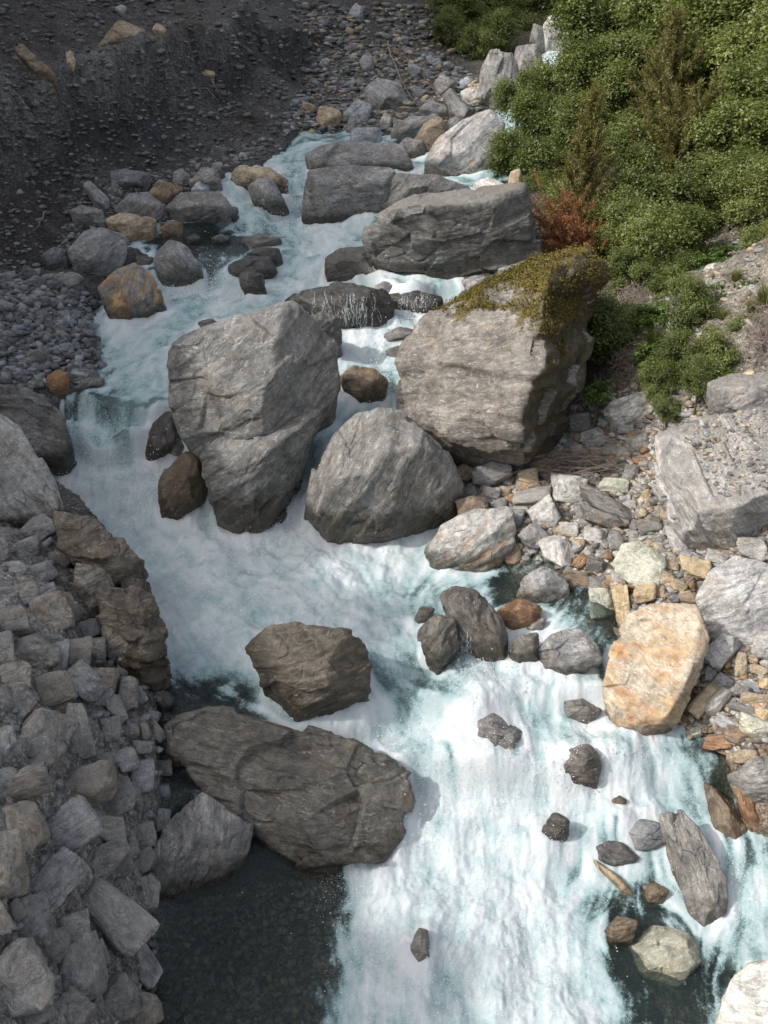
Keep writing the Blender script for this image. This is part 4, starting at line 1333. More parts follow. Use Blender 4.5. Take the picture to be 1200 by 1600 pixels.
# ---- upper left shore and head of the gorge
for pts, lab, col, kw in [
    ([(165, 345), (190, 333), (242, 343), (237, 370), (190, 373)], 'tan layered flat boulder on the left shore', 'tan', dict(lam=10, short='tan layered flat boulder')),
    ([(232, 302), (250, 280), (286, 295), (262, 316), (240, 314)], 'orange brown pointed boulder among the grey ones on the left shore', 'brown', dict(rust=.35, short='orange brown boulder')),
    ([(178, 325), (195, 305), (230, 302), (255, 322), (245, 343), (200, 340)], 'broad grey boulder just behind the tan layered flat one', 'grey', {}),
    ([(262, 325), (285, 303), (340, 300), (368, 325), (345, 340), (280, 342)], 'long low grey boulder at the edge of the still upper pool', 'stone', dict(short='long low boulder')),
    ([(325, 328), (345, 318), (370, 325), (372, 340), (335, 343)], 'dark rounded rock at the tip of the long low boulder', 'dark', dict(wet=.4)),
    ([(108, 330), (130, 320), (160, 330), (162, 350), (120, 354)], 'dark grey boulder half buried in the left gravel', 'stone', {}),
    ([(250, 358), (262, 345), (285, 348), (284, 368), (258, 370)], 'small brown boulder standing in the still upper pool', 'brown', dict(wet=.3)),
    ([(130, 290), (140, 282), (170, 312), (168, 326), (150, 318)], 'sharp tilted grey shard leaning on the dark scree foot', 'grey', dict(lam=-45)),
    ([(270, 270), (285, 263), (297, 275), (292, 285), (273, 284)], 'small pale grey boulder under the scree foot', 'grey', {}),
    ([(296, 285), (315, 262), (340, 265), (345, 285), (315, 293)], 'grey boulder left of the tan falls boulder', 'stone', {}),
    ([(298, 296), (310, 281), (326, 288), (324, 300), (305, 303)], 'small blue grey rock below the grey boulder near the left falls', 'blue', {}),
    ([(155, 270), (200, 265), (232, 272), (225, 288), (175, 290)], 'dark flat slab at the base of the scree', 'scree', dict(back=.3, tilt=55)),
    ([(380, 375), (405, 365), (440, 372), (430, 385), (390, 386)], 'flat brown rock awash above the flat black boulder', 'stone', dict(wet=.6, tilt=55)),
    ([(292, 372), (305, 365), (315, 373), (308, 381), (295, 380)], 'small dark rock in the still upper pool', 'dark', dict(wet=.5)),
    ([(330, 372), (345, 366), (360, 372), (352, 380), (333, 380)], 'tiny black rock awash right of the small dark pool rock', 'dark', dict(wet=.6)),
    ([(200, 420), (215, 400), (240, 402), (245, 425), (225, 430)], 'dark rock filling the gap behind the rust-stained boulder', 'dark', dict(wet=.4, yb=30.5)),
    ([(65, 400), (85, 385), (105, 390), (103, 415), (75, 420)], 'dark brown boulder half sunk in the gravel bar', 'scree', {}),
    ([(80, 430), (110, 425), (130, 432), (125, 450), (90, 450)], 'flat dark stone at the upper end of the gravel bar', 'stone', {}),
    ([(70, 590), (90, 578), (108, 585), (105, 608), (80, 614)], 'rusty brown rock at the lower end of the gravel bar', 'rustb', dict(rust=.3, wet=.2, short='rusty bar rock')),
    ([(110, 605), (135, 590), (165, 592), (160, 603), (120, 612)], 'flat dark slab dipping into the stream at the gravel bar', 'stone', dict(wet=.5, tilt=50)),
    ([(150, 75), (185, 33), (228, 48), (230, 62), (170, 66)], 'tan broad boulder lying high on the scree', 'tan', dict(lam=5, short='tan broad scree boulder')),
    ([(22, 75), (35, 70), (85, 115), (87, 120), (60, 118)], 'brown wedge boulder in the upper scree', 'brown', {}),
    ([(103, 82), (110, 78), (118, 95), (115, 108), (105, 102)], 'small upright tan rock beside the brown wedge in the scree', 'tan', {}),
    ([(180, 12), (190, 7), (198, 12), (195, 20), (182, 20)], 'small pale rock near the top of the scree', 'pale', {}),
    ([(238, 45), (245, 36), (260, 45), (258, 53), (243, 53)], 'small tan rock right of the tan broad scree boulder', 'tan', {}),
    ([(314, 113), (320, 109), (335, 112), (334, 119), (317, 120)], 'pale brown stone perched above a nest of dead roots', 'tan', {}),
    ([(543, 22), (555, 5), (568, 12), (567, 28), (552, 30)], 'grey boulder stuck high in the slope above the gorge head', 'blue', {}),
    ([(560, 98), (568, 85), (582, 88), (584, 105), (568, 109)], 'grey block above the large rounded slope boulder', 'grey', {}),
    ([(570, 140), (590, 122), (625, 130), (636, 155), (600, 169), (575, 161)], 'large rounded grey boulder on the rubble slope', 'grey', dict(short='large rounded slope boulder')),
    ([(537, 176), (560, 155), (580, 165), (578, 186), (545, 188)], 'blue grey boulder in the rubble left of the far pool', 'blue', dict(short='blue grey rubble boulder')),
    ([(494, 182), (500, 167), (522, 168), (534, 178), (525, 195), (500, 193)], 'pale tan squarish boulder at the left of the far rubble', 'tan', dict(short='pale tan square boulder')),
    ([(547, 210), (555, 200), (595, 200), (594, 221), (550, 223)], 'pale blue grey boulder on the far pool edge', 'blue', {}),
    ([(593, 191), (600, 175), (613, 184), (611, 201), (598, 200)], 'upright pale rock left of the flat brown far boulder', 'pale', {}),
    ([(540, 205), (545, 186), (556, 186), (553, 208)], 'narrow dark upright rock in the far rubble', 'stone', {}),
    ([(613, 202), (640, 182), (682, 180), (690, 195), (640, 216), (615, 214)], 'flat brown grey boulder behind the far pool', 'stone', dict(lam=10)),
    ([(648, 217), (665, 190), (690, 183), (702, 205), (682, 237), (655, 231)], 'brown blocky boulder left of the bright triangular one', 'brown', dict(short='brown blocky boulder')),
    ([(618, 232), (635, 215), (660, 220), (664, 245), (630, 248)], 'rounded grey boulder in the far pool beside the rear slab', 'stone', dict(wetline=.1)),
    ([(655, 172), (672, 155), (700, 168), (708, 185), (670, 184)], 'grey boulder in the middle of the far rubble', 'grey', {}),
    ([(692, 148), (703, 137), (742, 175), (735, 190), (715, 186), (700, 170)], 'long tilted grey slab in the far rubble', 'stone', dict(lam=-50, short='long tilted far slab')),
    ([(718, 145), (735, 135), (762, 148), (755, 162), (730, 160)], 'pale boulder right of the long tilted far slab', 'pale', {}),
    ([(678, 130), (690, 115), (712, 128), (708, 145), (685, 148)], 'brown grey boulder above the long tilted far slab', 'stone', {}),
    ([(718, 127), (730, 119), (740, 125), (736, 137), (722, 137)], 'small grey boulder at the top of the far rubble', 'blue', {}),
    ([(740, 132), (752, 130), (762, 140), (755, 144), (742, 140)], 'small pinkish flat rock at the top of the far rubble', 'tan', {}),
    ([(700, 190), (716, 178), (730, 190), (718, 205), (704, 204)], 'grey rock behind the bright triangular boulder', 'stone', {}),
    ([(750, 160), (752, 105), (770, 78), (800, 85), (812, 120), (800, 160), (785, 170)], 'tall grey cliff buttress streaked with damp at the gorge head', 'stone', dict(lam=80, tilt=12, lay=1.4, short='tall cliff buttress', name='rock_buttress')),
    ([(800, 120), (808, 75), (840, 70), (850, 100), (835, 140), (810, 150)], 'shadowed rock shoulder right of the tall cliff buttress', 'stone', dict(lam=60, tilt=14, name='rock_buttress')),
    ([(825, 75), (835, 38), (848, 42), (855, 72), (842, 84)], 'grey rock face left of the pointed pinnacle at the gorge head', 'stone', dict(lam=80, tilt=10, name='rock_buttress')),
    ([(850, 78), (850, 38), (862, 22), (882, 24), (886, 60), (884, 78)], 'pointed pale rock pinnacle beside the distant fall', 'pale', dict(lam=85, tilt=8, name='rock_pinnacle')),
    ([(738, 300), (742, 285), (765, 277), (790, 290), (780, 300)], 'white quartz veined rock on the big dark flat-topped boulder', 'white', dict(rust=.15, yb=35.6)),
    ([(793, 298), (797, 270), (812, 262), (818, 285), (810, 298)], 'orange brown rock beside the white veined rock under the shrubs', 'tan', dict(rust=.3, yb=35.4)),
    ([(765, 420), (800, 405), (840, 402), (835, 420), (790, 432)], 'pale flat rock between the big dark boulder and the mossy one', 'pale', dict(tilt=55)),
    ([(720, 440), (745, 430), (775, 435), (760, 450), (730, 450)], 'flat grey rock on the ledge by the thin right fall', 'grey', dict(tilt=50)),
]:
    kw = dict(kw)
    BO(pts, lab, col=col, tilt=kw.pop('tilt', 30), **kw)

# ---------------------------------------------------------------- traced stones: u, v, width, height, angle, colour
LEFT = [
    (64, 897, 45, 28, 10, 'grey'), (35, 931, 46, 32, 0, 'grey'), (71, 925, 36, 22, 0, 'blue'), (85, 964, 56, 58, 0, 'tan'), (24, 977, 50, 48, 0, 'stone'), (4, 1015, 32, 55, 0, 'grey'), (51, 1025, 64, 56, 0, 'stone'),
    (78, 1001, 33, 17, -20, 'grey'), (91, 1031, 26, 52, -15, 'blue'), (120, 1025, 38, 50, -15, 'brown'), (21, 1063, 50, 44, 0, 'brown'), (85, 1084, 52, 52, 0, 'tan'), (127, 1068, 42, 66, 30, 'blue'), (157, 1064, 50, 38, -15, 'tan'),
    (192, 1044, 20, 30, 20, 'blue'), (200, 1089, 28, 50, -10, 'stone'), (31, 1105, 48, 46, 30, 'grey'), (5, 1097, 28, 40, 0, 'stone'), (124, 1140, 32, 86, 0, 'pale'), (67, 1153, 82, 74, 35, 'stone'), (9, 1164, 32, 46, 0, 'blue'),
    (184, 1113, 22, 44, 10, 'silver'), (203, 1143, 26, 24, 0, 'stone'), (227, 1145, 13, 26, 0, 'tan'), (197, 1189, 38, 34, 0, 'silver'), (246, 1148, 18, 32, 30, 'tan'), (236, 1119, 30, 16, -30, 'blue'), (221, 1089, 16, 26, 20, 'blue'),
    (221, 1167, 32, 22, -15, 'grey'), (165, 1092, 26, 24, 0, 'blue'), (266, 1190, 26, 18, -10, 'silver'), (172, 1140, 30, 34, 0, 'stone'), (35, 1228, 70, 42, -5, 'brown'), (133, 1232, 82, 60, -10, 'brown'), (180, 1249, 54, 50, 10, 'grey'),
    (224, 1212, 32, 50, 0, 'blue'), (255, 1200, 26, 26, 0, 'tan'), (259, 1239, 18, 24, 0, 'blue'), (256, 1284, 22, 44, -20, 'silver'), (40, 1295, 52, 78, 10, 'tan'), (2, 1288, 26, 46, 0, 'stone'), (107, 1300, 80, 60, 20, 'blue'),
    (171, 1297, 50, 36, -15, 'pale'), (14, 1361, 56, 94, 0, 'brown'), (165, 1343, 64, 42, 5, 'stone'), (88, 1372, 88, 62, 25, 'silver'), (160, 1368, 18, 18, 0, 'pale'), (227, 1345, 36, 34, 0, 'stone'), (229, 1308, 30, 36, 0, 'stone'),
    (232, 1393, 34, 58, 0, 'grey'), (176, 1432, 62, 116, 25, 'pale'), (28, 1425, 32, 32, 20, 'stone'), (52, 1447, 56, 74, 0, 'dark'), (115, 1452, 62, 46, -10, 'pale'), (227, 1508, 42, 74, 25, 'silver'), (33, 1532, 82, 106, -20, 'grey'),
    (125, 1525, 70, 88, 0, 'grey'), (184, 1567, 56, 60, 0, 'stone'), (224, 1582, 50, 56, 0, 'tan'), (112, 1578, 50, 60, 30, 'stone'), (149, 1493, 46, 36, 0, 'blue'), (86, 1485, 50, 52, 0, 'stone'), (249, 1361, 26, 30, 0, 'stone'),
    (192, 1359, 32, 26, 10, 'stone'), (0, 1436, 32, 58, 0, 'brown'), (210, 1250, 22, 36, 0, 'stone'), (200, 1320, 28, 34, 0, 'stone'), (15, 765, 32, 26, 0, 'grey'), (60, 782, 36, 40, 10, 'grey'), (32, 807, 36, 26, 0, 'silver'), (12, 817, 26, 20, 0, 'stone'),
    (57, 832, 52, 38, 20, 'grey'), (0, 797, 30, 40, 0, 'grey'), (4, 867, 28, 42, 0, 'stone'), (45, 860, 36, 30, 10, 'grey'), (22, 892, 36, 26, 10, 'silver'), (84, 812, 28, 30, 0, 'stone'), (4, 840, 22, 22, 0, 'blue'), (110, 960, 32, 30, 0, 'stone'), (140, 985, 34, 26, 0, 'grey'),
    (95, 880, 34, 30, 0, 'stone'), (130, 920, 36, 30, 0, 'brown'), (150, 1020, 30, 40, 0, 'stone'), (105, 1110, 30, 26, 0, 'stone'), (60, 1195, 40, 24, 0, 'stone'), (160, 1190, 34, 26, 0, 'stone'), (10, 1215, 30, 26, 0, 'blue'), (75, 1345, 26, 18, 0, 'stone'), (205, 1470, 26, 30, 0, 'stone'),
    (60, 1585, 50, 30, 0, 'grey'), (168, 1400, 22, 18, 0, 'stone'),
]
RIGHT = [
    (727, 739, 26, 32, 40, 'tan'), (769, 742, 64, 36, 0, 'grey'), (826, 752, 42, 36, 10, 'tan'), (850, 724, 46, 30, 0, 'yellow'), (739, 790, 50, 30, 15, 'brown'), (733, 772, 30, 20, 30, 'stone'), (769, 772, 26, 24, 0, 'pale'), (778, 790, 28, 18, 30, 'stone'),
    (829, 781, 66, 30, 15, 'pale'), (886, 769, 56, 46, 0, 'pale'), (853, 808, 54, 52, 35, 'white'), (799, 811, 40, 30, 0, 'pale'), (835, 844, 42, 44, 35, 'grey'), (871, 862, 48, 52, 30, 'white'), (889, 829, 30, 30, 0, 'pale'), (801, 866, 28, 34, 20, 'brown'),
    (949, 789, 100, 30, -18, 'stone'), (943, 811, 72, 28, -15, 'stone'), (931, 838, 38, 30, 0, 'pale'), (964, 847, 26, 36, 20, 'stone'), (958, 760, 46, 28, 0, 'green'), (907, 878, 20, 30, -35, 'rustb'), (929, 884, 30, 26, 0, 'dark'), (901, 907, 42, 30, 0, 'brown'),
    (926, 914, 30, 24, 0, 'stone'), (937, 948, 46, 50, 10, 'green'), (973, 949, 30, 62, 20, 'yellow'), (952, 989, 40, 22, 0, 'brown'), (1004, 885, 78, 72, -20, 'green'), (868, 958, 42, 20, 10, 'brown'), (1035, 902, 35, 26, 10, 'tan'), (1085, 887, 46, 30, 0, 'yellow'),
    (1052, 885, 22, 16, 0, 'tan'), (1120, 871, 36, 22, 0, 'pale'), (1072, 871, 26, 18, 0, 'grey'), (1032, 847, 24, 18, 0, 'grey'), (1015, 825, 38, 32, 20, 'stone'), (1177, 860, 46, 36, 15, 'pale'), (1047, 802, 28, 24, 0, 'tan'), (1007, 930, 38, 32, 20, 'yellow'),
    (1031, 925, 18, 18, 0, 'tan'), (1127, 1020, 42, 62, -25, 'silver'), (1193, 1010, 36, 48, 0, 'pale'), (1157, 1038, 20, 38, 10, 'tan'), (1175, 1030, 22, 16, 0, 'tan'), (985, 740, 30, 34, 0, 'stone'), (1050, 832, 28, 20, 0, 'grey'), (1130, 1065, 34, 26, -20, 'grey'),
    (1100, 1094, 26, 60, -25, 'tan'), (1122, 1100, 24, 50, -20, 'pale'), (1135, 1131, 38, 24, -15, 'silver'), (1160, 1082, 32, 20, 10, 'stone'), (1178, 1092, 52, 20, 5, 'tan'), (1165, 1110, 58, 14, 5, 'stone'), (1178, 1140, 50, 34, -5, 'green'), (1125, 1160, 50, 30, 10, 'rustb'),
    (1150, 1152, 36, 26, -10, 'brown'), (1132, 1173, 50, 14, 0, 'rustb'), (1160, 1185, 50, 24, 15, 'tan'), (1085, 1146, 20, 20, 0, 'green'), (1143, 1097, 13, 16, 0, 'pale'), (1195, 1068, 18, 20, 0, 'yellow'), (1172, 1072, 32, 12, -15, 'blue'), (1192, 1118, 24, 24, 0, 'yellow'),
    (897, 662, 50, 28, 10, 'stone'), (873, 683, 38, 24, 0, 'stone'), (929, 686, 44, 32, 25, 'pale'), (946, 661, 26, 18, 0, 'pale'), (956, 647, 18, 14, 0, 'pale'), (978, 672, 30, 16, 0, 'grey'), (996, 694, 36, 28, 0, 'pale'), (902, 703, 22, 16, 20, 'pale'), (932, 706, 22, 14, 0, 'tan'),
    (955, 706, 26, 20, 0, 'grey'), (862, 720, 22, 18, 0, 'yellow'), (882, 721, 26, 18, 0, 'blue'), (1004, 721, 30, 12, 5, 'rustb'), (1089, 660, 30, 16, 25, 'pale'), (1109, 660, 20, 26, 0, 'tan'), (1133, 657, 26, 20, 0, 'stone'), (1115, 620, 30, 34, 20, 'white'),
    (1166, 593, 30, 20, 35, 'yellow'), (1031, 508, 18, 14, 0, 'white'), (1054, 505, 22, 16, 20, 'silver'), (1112, 421, 22, 15, 20, 'white'), (1133, 724, 20, 8, 30, 'rustb'), (1115, 716, 26, 22, 0, 'blue'), (1180, 455, 22, 16, 0, 'silver'), (1060, 690, 20, 16, 0, 'pale'),
    (915, 745, 26, 18, 0, 'pale'), (905, 800, 20, 22, 0, 'stone'), (985, 790, 22, 18, 0, 'pale'), (1010, 780, 18, 26, 20, 'tan'), (1035, 780, 24, 16, 0, 'stone'), (1065, 850, 24, 18, 0, 'silver'), (1095, 855, 22, 18, 0, 'tan'), (1140, 850, 30, 18, 20, 'stone'), (1060, 915, 26, 20, 0, 'tan'),
    (1075, 935, 30, 16, 10, 'brown'), (1050, 935, 22, 14, 0, 'stone'), (1110, 1055, 18, 26, 0, 'stone'), (1185, 1048, 26, 16, 0, 'tan'), (970, 815, 26, 18, 0, 'stone'), (880, 880, 26, 22, 0, 'stone'), (965, 905, 24, 20, 0, 'pale'), (1030, 870, 22, 16, 0, 'pale'),
    (790, 770, 20, 18, 0, 'tan'), (812, 800, 24, 18, 0, 'pale'), (815, 835, 26, 20, 0, 'stone'), (905, 850, 22, 18, 0, 'tan'), (720, 755, 18, 16, 0, 'stone'), (760, 765, 18, 14, 0, 'stone'), (855, 700, 24, 16, 0, 'stone'), (975, 705, 20, 14, 0, 'pale'), (870, 740, 24, 16, 0, 'pale'),
    (920, 980, 22, 22, 0, 'brown'), (905, 1000, 24, 16, 0, 'rustb'), (860, 985, 26, 16, 0, 'rustb'), (955, 1020, 22, 16, 0, 'rustb'), (825, 960, 22, 14, 0, 'rustb'), (890, 940, 26, 16, 0, 'brown'),
]

def unit_(A):
    return A / np.linalg.norm(A, axis=1)[:, None]


def make_pool(n, lev, seed):
    out = []
    for i in range(n):
        rng = np.random.RandomState(seed + i)
        m = rng.randint(4, 9)
        N = rng.normal(size=(m, 3))
        N /= np.linalg.norm(N, axis=1)[:, None]
        N = np.concatenate([N, np.array([[1, 0, .2], [-1, .2, 0], [0, 1, -.2], [0, -1, 0], [.1, 0, 1], [0, .1, -1]], float)])
        N /= np.linalg.norm(N, axis=1)[:, None]
        D = rng.uniform(.66, 1.0, len(N))
        Dv, F = ico(lev)
        p = rng.uniform(60, 160)
        A = np.maximum(Dv @ (N / D[:, None]).T, 0)
        r = (A ** p).sum(1) ** (-1 / p)
        W = Dv * r[:, None]
        off = rng.uniform(0, 60, 3)
        disp = fbm(W * 1.6 + off, 3) * .03 + fbm(W * np.array([1.2, 1.2, 6]) + off, 3, .6, True) * .022 + fbm(W * 7 + off, 3) * .018
        K = 26
        sid = rng.choice(len(W), K, replace=False)
        nk = unit_(W[sid]) + rng.normal(size=(K, 3)) * .22
        nk = unit_(nk)
        ne = (((W[:, None] - W[sid][None]) ** 2).sum(2)).argmin(1)
        den = np.maximum((Dv * nk[ne]).sum(1), .35)
        disp += np.clip(((W[sid][ne] - W) * nk[ne]).sum(1) / den, -.06, .05) * .8
        W = W * (1 + disp[:, None])
        W /= np.abs(W).max(0)
        out.append(mesh_np('stone', W, F, M_ROCK))
    return out


BIGPOOL = make_pool(18, 5, 500)
SMALLPOOL = make_pool(14, 4, 800)
WORDCOL = dict(grey='grey', pale='pale grey', white='white', tan='tan', yellow='yellowish', dark='dark', brown='brown', blue='blue grey', green='pale greenish', silver='silvery', rustb='rust brown', stone='dull grey', scree='dark grey')


def place_stone(u, v, w, h, ang, col, rng, label, group, flat=None, emb=.25, big=False, rustp=.12):
    P = hit_ground([u], [v])[0]
    d = rays([u], [v])[0]
    depth = (P - CAMP) @ FWD
    mpp = depth * TH * .75 / 600
    k_ = 1.2 if group.startswith('stones of the rubble') else 1.08
    rx, rz = w / 2 * mpp * k_, h / 2 * mpp * k_
    ry = rng.uniform(.65, .95) * min(max(rx, rz), 1.7 * min(rx, rz))
    dn = d / np.linalg.norm(d)
    right = np.array([dn[1], -dn[0], 0])
    right /= np.linalg.norm(right)
    up = np.cross(right, dn)
    a = R(ang)
    X = math.cos(a) * right + math.sin(a) * up
    Zc = -math.sin(a) * right + math.cos(a) * up
    Yc = np.cross(Zc, X)
    # pick which of the mesh's own axes carries the width, the height and the depth
    perm = [(0, 1, 2), (1, 0, 2), (2, 0, 1), (0, 2, 1)][rng.randint(4)]
    ax = [X * rx, Yc * ry, Zc * rz]
    Mx = np.stack([ax[perm[0]], ax[perm[1]], ax[perm[2]]], 1)
    if np.linalg.det(Mx) < 0:
        Mx[:, 0] *= -1
    if rng.rand() < .5:
        Mx[:, 0] *= -1
        Mx[:, 1] *= -1
    # raise out of the slope towards the viewer
    lift = (1 - emb) * ry
    P = P - dn * lift * (.36 if group.startswith('stones of the rubble') else .55) + np.array([0, 0, .12 * rz])
    o = link('stone', (BIGPOOL if big else SMALLPOOL)[rng.randint(len(BIGPOOL if big else SMALLPOOL))])
    o.matrix_world = Matrix(np.block([[Mx, P[:, None]], [np.zeros((1, 3)), np.ones((1, 1))]]).tolist())
    rock_props(o, rng, PAL_BANK.get(col, PAL[col]) if group.startswith('stones of the rubble') else col, rust=rng.uniform(.05, .16 if group.startswith('stones of the rubble') else .3) if (col in ('tan', 'yellow', 'rustb', 'brown') or rng.rand() < rustp) else 0, dust=rng.uniform(.1, .5), band=rng.uniform(.3, .9), tex=float(max(rx, rz)) * rng.uniform(1.2, 1.9))
    tag(o, label, 'stone', group)
    return o


def describe(u, v, w, h, ang, col, place, seen):
    r = max(w, h) / min(w, h)
    size = 'big ' if max(w, h) > 72 else 'small ' if max(w, h) < 26 else ''
    shape = 'slab' if r > 2.2 else 'oblong stone' if r > 1.55 else 'stone'
    if shape != 'slab' and col in ('dark', 'blue', 'silver'):
        shape = shape.replace('stone', 'block') if max(w, h) > 40 else shape
    cand = []
    for sh, c, mn, mx in LANDMARKS:
        if not sh:
            continue
        dx = max(mn[0] - u, 0, u - mx[0])
        dy = max(mn[1] - v, 0, v - mx[1])
        cand.append((math.hypot(dx, dy), sh, c))
    cand.sort(key=lambda q: q[0])
    dirw = lambda c: ('left of' if u < c[0] else 'right of') if abs(u - c[0]) > abs(v - c[1]) else ('above' if v < c[1] else 'below')
    head = f'{size}{WORDCOL[col]} {shape}'
    opts = [f'{head} {place}, {dirw(c)} the {sh}' for _, sh, c in cand[:2]]
    opts += [f'{head} {dirw(cand[0][2])} the {cand[0][1]} and {dirw(cand[k][2])} the {cand[k][1]}' for k in range(1, 7)]
    opts += [f'{head} {dirw(cand[1][2])} the {cand[1][1]} and {dirw(cand[k][2])} the {cand[k][1]}' for k in range(2, 8)]
    for o in opts:
        if o not in seen and len(o.split()) <= 16:
            seen.add(o)
            return o
    return opts[0]


SEEN = set()
# landmarks among the bank's own stones, so that their neighbours can be told by them
for sh, u, v, w, h in [('tall pale slab', 124, 1140, 32, 86), ('big pale leaning slab', 176, 1432, 62, 116), ('silvery wedge stone', 88, 1372, 88, 62), ('large grey corner stone', 33, 1532, 82, 106), ('blue grey ribbed stone', 107, 1300, 80, 60), ('upper tan stone', 85, 964, 56, 58),
                       ('square tan stone', 85, 1084, 52, 52), ('pale greenish stone', 1004, 885, 78, 72), ('pair of long slabs', 946, 800, 100, 50), ('white angular stone', 853, 808, 54, 52)]:
    LANDMARKS.append((sh, np.array([u, v]), np.array([u - w / 2, v - h / 2]), np.array([u + w / 2, v + h / 2])))
OWN = {(124, 1140): 'tall narrow pale slab standing upright in the rubble bank', (176, 1432): 'big pale leaning slab low in the rubble bank above the still pool', (88, 1372): 'silvery wedge shaped stone with a flat face in the rubble bank', (33, 1532): 'large grey stone with a ragged edge in the bottom corner of the rubble bank',
       (107, 1300): 'blue grey ribbed stone in the middle of the rubble bank', (85, 964): 'tan stone with an orange cast high in the rubble bank', (85, 1084): 'square tan stone with a rusty underside in the rubble bank', (1004, 885): 'large pale greenish stone partly covered by smaller stones on the right bank',
       (949, 789): 'long flat grey slab, upper of a stacked pair on the right bank', (943, 811): 'long flat grey slab, lower of a stacked pair on the right bank', (853, 808): 'bright white angular stone on the sunny right bank', (973, 949): 'tall narrow rust and white stone leaning above the squared block'}
rs = np.random.RandomState(77)
for LST, place, grp in ((LEFT, 'in the rubble bank', 'stones of the rubble bank'), (RIGHT, 'on the right bank', 'stones of the sunny right bank')):
    for u, v, w, h, ang, col in sorted(LST, key=lambda q: -q[2] * q[3]):
        lab = OWN.get((u, v)) or describe(u, v, w, h, ang, col, place, SEEN)
        place_stone(u, v, w, h, ang + rs.uniform(-6, 6), col, rs, lab, grp, big=max(w, h) > 38)


def in_poly(u, v, poly):
    ins = np.zeros(len(u), bool)
    n = len(poly)
    for i in range(n):
        (x1, y1), (x2, y2) = poly[i], poly[(i + 1) % n]
        c = ((y1 <= v) & (y2 > v)) | ((y2 <= v) & (y1 > v))
        xi = x1 + (v - y1) * (x2 - x1) / ((y2 - y1) or 1e-9)
        ins ^= c & (u < xi)
    return ins


def sample_px(poly, n, rng):
    P = np.array(poly, float)
    mn, mx = P.min(0), P.max(0)
    U, Vv = [], []
    tot = 0
    while tot < n:
        u = rng.uniform(mn[0], mx[0], n * 2)
        v = rng.uniform(mn[1], mx[1], n * 2)
        k = in_poly(u, v, poly)
        U.append(u[k])
        Vv.append(v[k])
        tot += k.sum()
    return np.concatenate(U)[:n], np.concatenate(Vv)[:n]


ZONE_BAR = [(-20, 425), (90, 430), (160, 480), (160, 580), (105, 610), (0, 605), (-20, 600)]
ZONE_RUBBLE = [(440, 215), (480, 110), (560, 70), (660, 80), (760, 130), (750, 180), (700, 200), (560, 210)]
ZONE_SHORE = [(110, 310), (260, 265), (420, 215), (440, 235), (340, 270), (250, 350), (110, 430), (90, 380)]
ZONE_SCREE = [(-20, -20), (500, -20), (560, 60), (480, 200), (380, 220), (230, 270), (110, 310), (60, 420), (-20, 420)]
ZONE_UP = [(470, 10), (700, 10), (760, 90), (660, 100), (560, 90), (480, 100)]
ZONE_RIGHT = [(720, 740), (850, 700), (880, 640), (960, 600), (1120, 600), (1220, 620), (1220, 1260), (1140, 1180), (1060, 1140), (960, 1000), (800, 900), (700, 830)]
ZONE_SLOPE = [(1080, 420), (1220, 300), (1220, 620), (1000, 600), (960, 560), (1000, 480)]
ZONE_NEAR = [(-20, 760), (60, 780), (150, 850), (240, 1080), (290, 1200), (240, 1300), (250, 1400), (230, 1640), (-20, 1640)]
for poly, n, smin, smax, cols, lab, grp in (
        (ZONE_BAR, 34, 16, 36, ['stone', 'grey', 'blue', 'scree', 'dark'], 'flat dark grey stone on the wet gravel bar by the left channel', 'loose stones of the gravel bar'),
        (ZONE_RUBBLE, 38, 10, 24, ['grey', 'blue', 'stone', 'pale', 'tan'], 'small grey stone in the rubble below the scree slope', 'loose stones of the far rubble'),
        (ZONE_SHORE, 24, 12, 26, ['stone', 'grey', 'scree', 'blue'], 'grey stone on the narrow shore under the dark scree', 'loose stones of the scree shore')):
    u, v = sample_px(poly, n, rs)
    for a, b_ in zip(u, v):
        w = smin + (smax - smin) * rs.rand() ** 2
        place_stone(a, b_, w, w * rs.uniform(.5, .95), rs.uniform(-30, 30), cols[rs.randint(len(cols))], rs, lab, grp)


build_river()

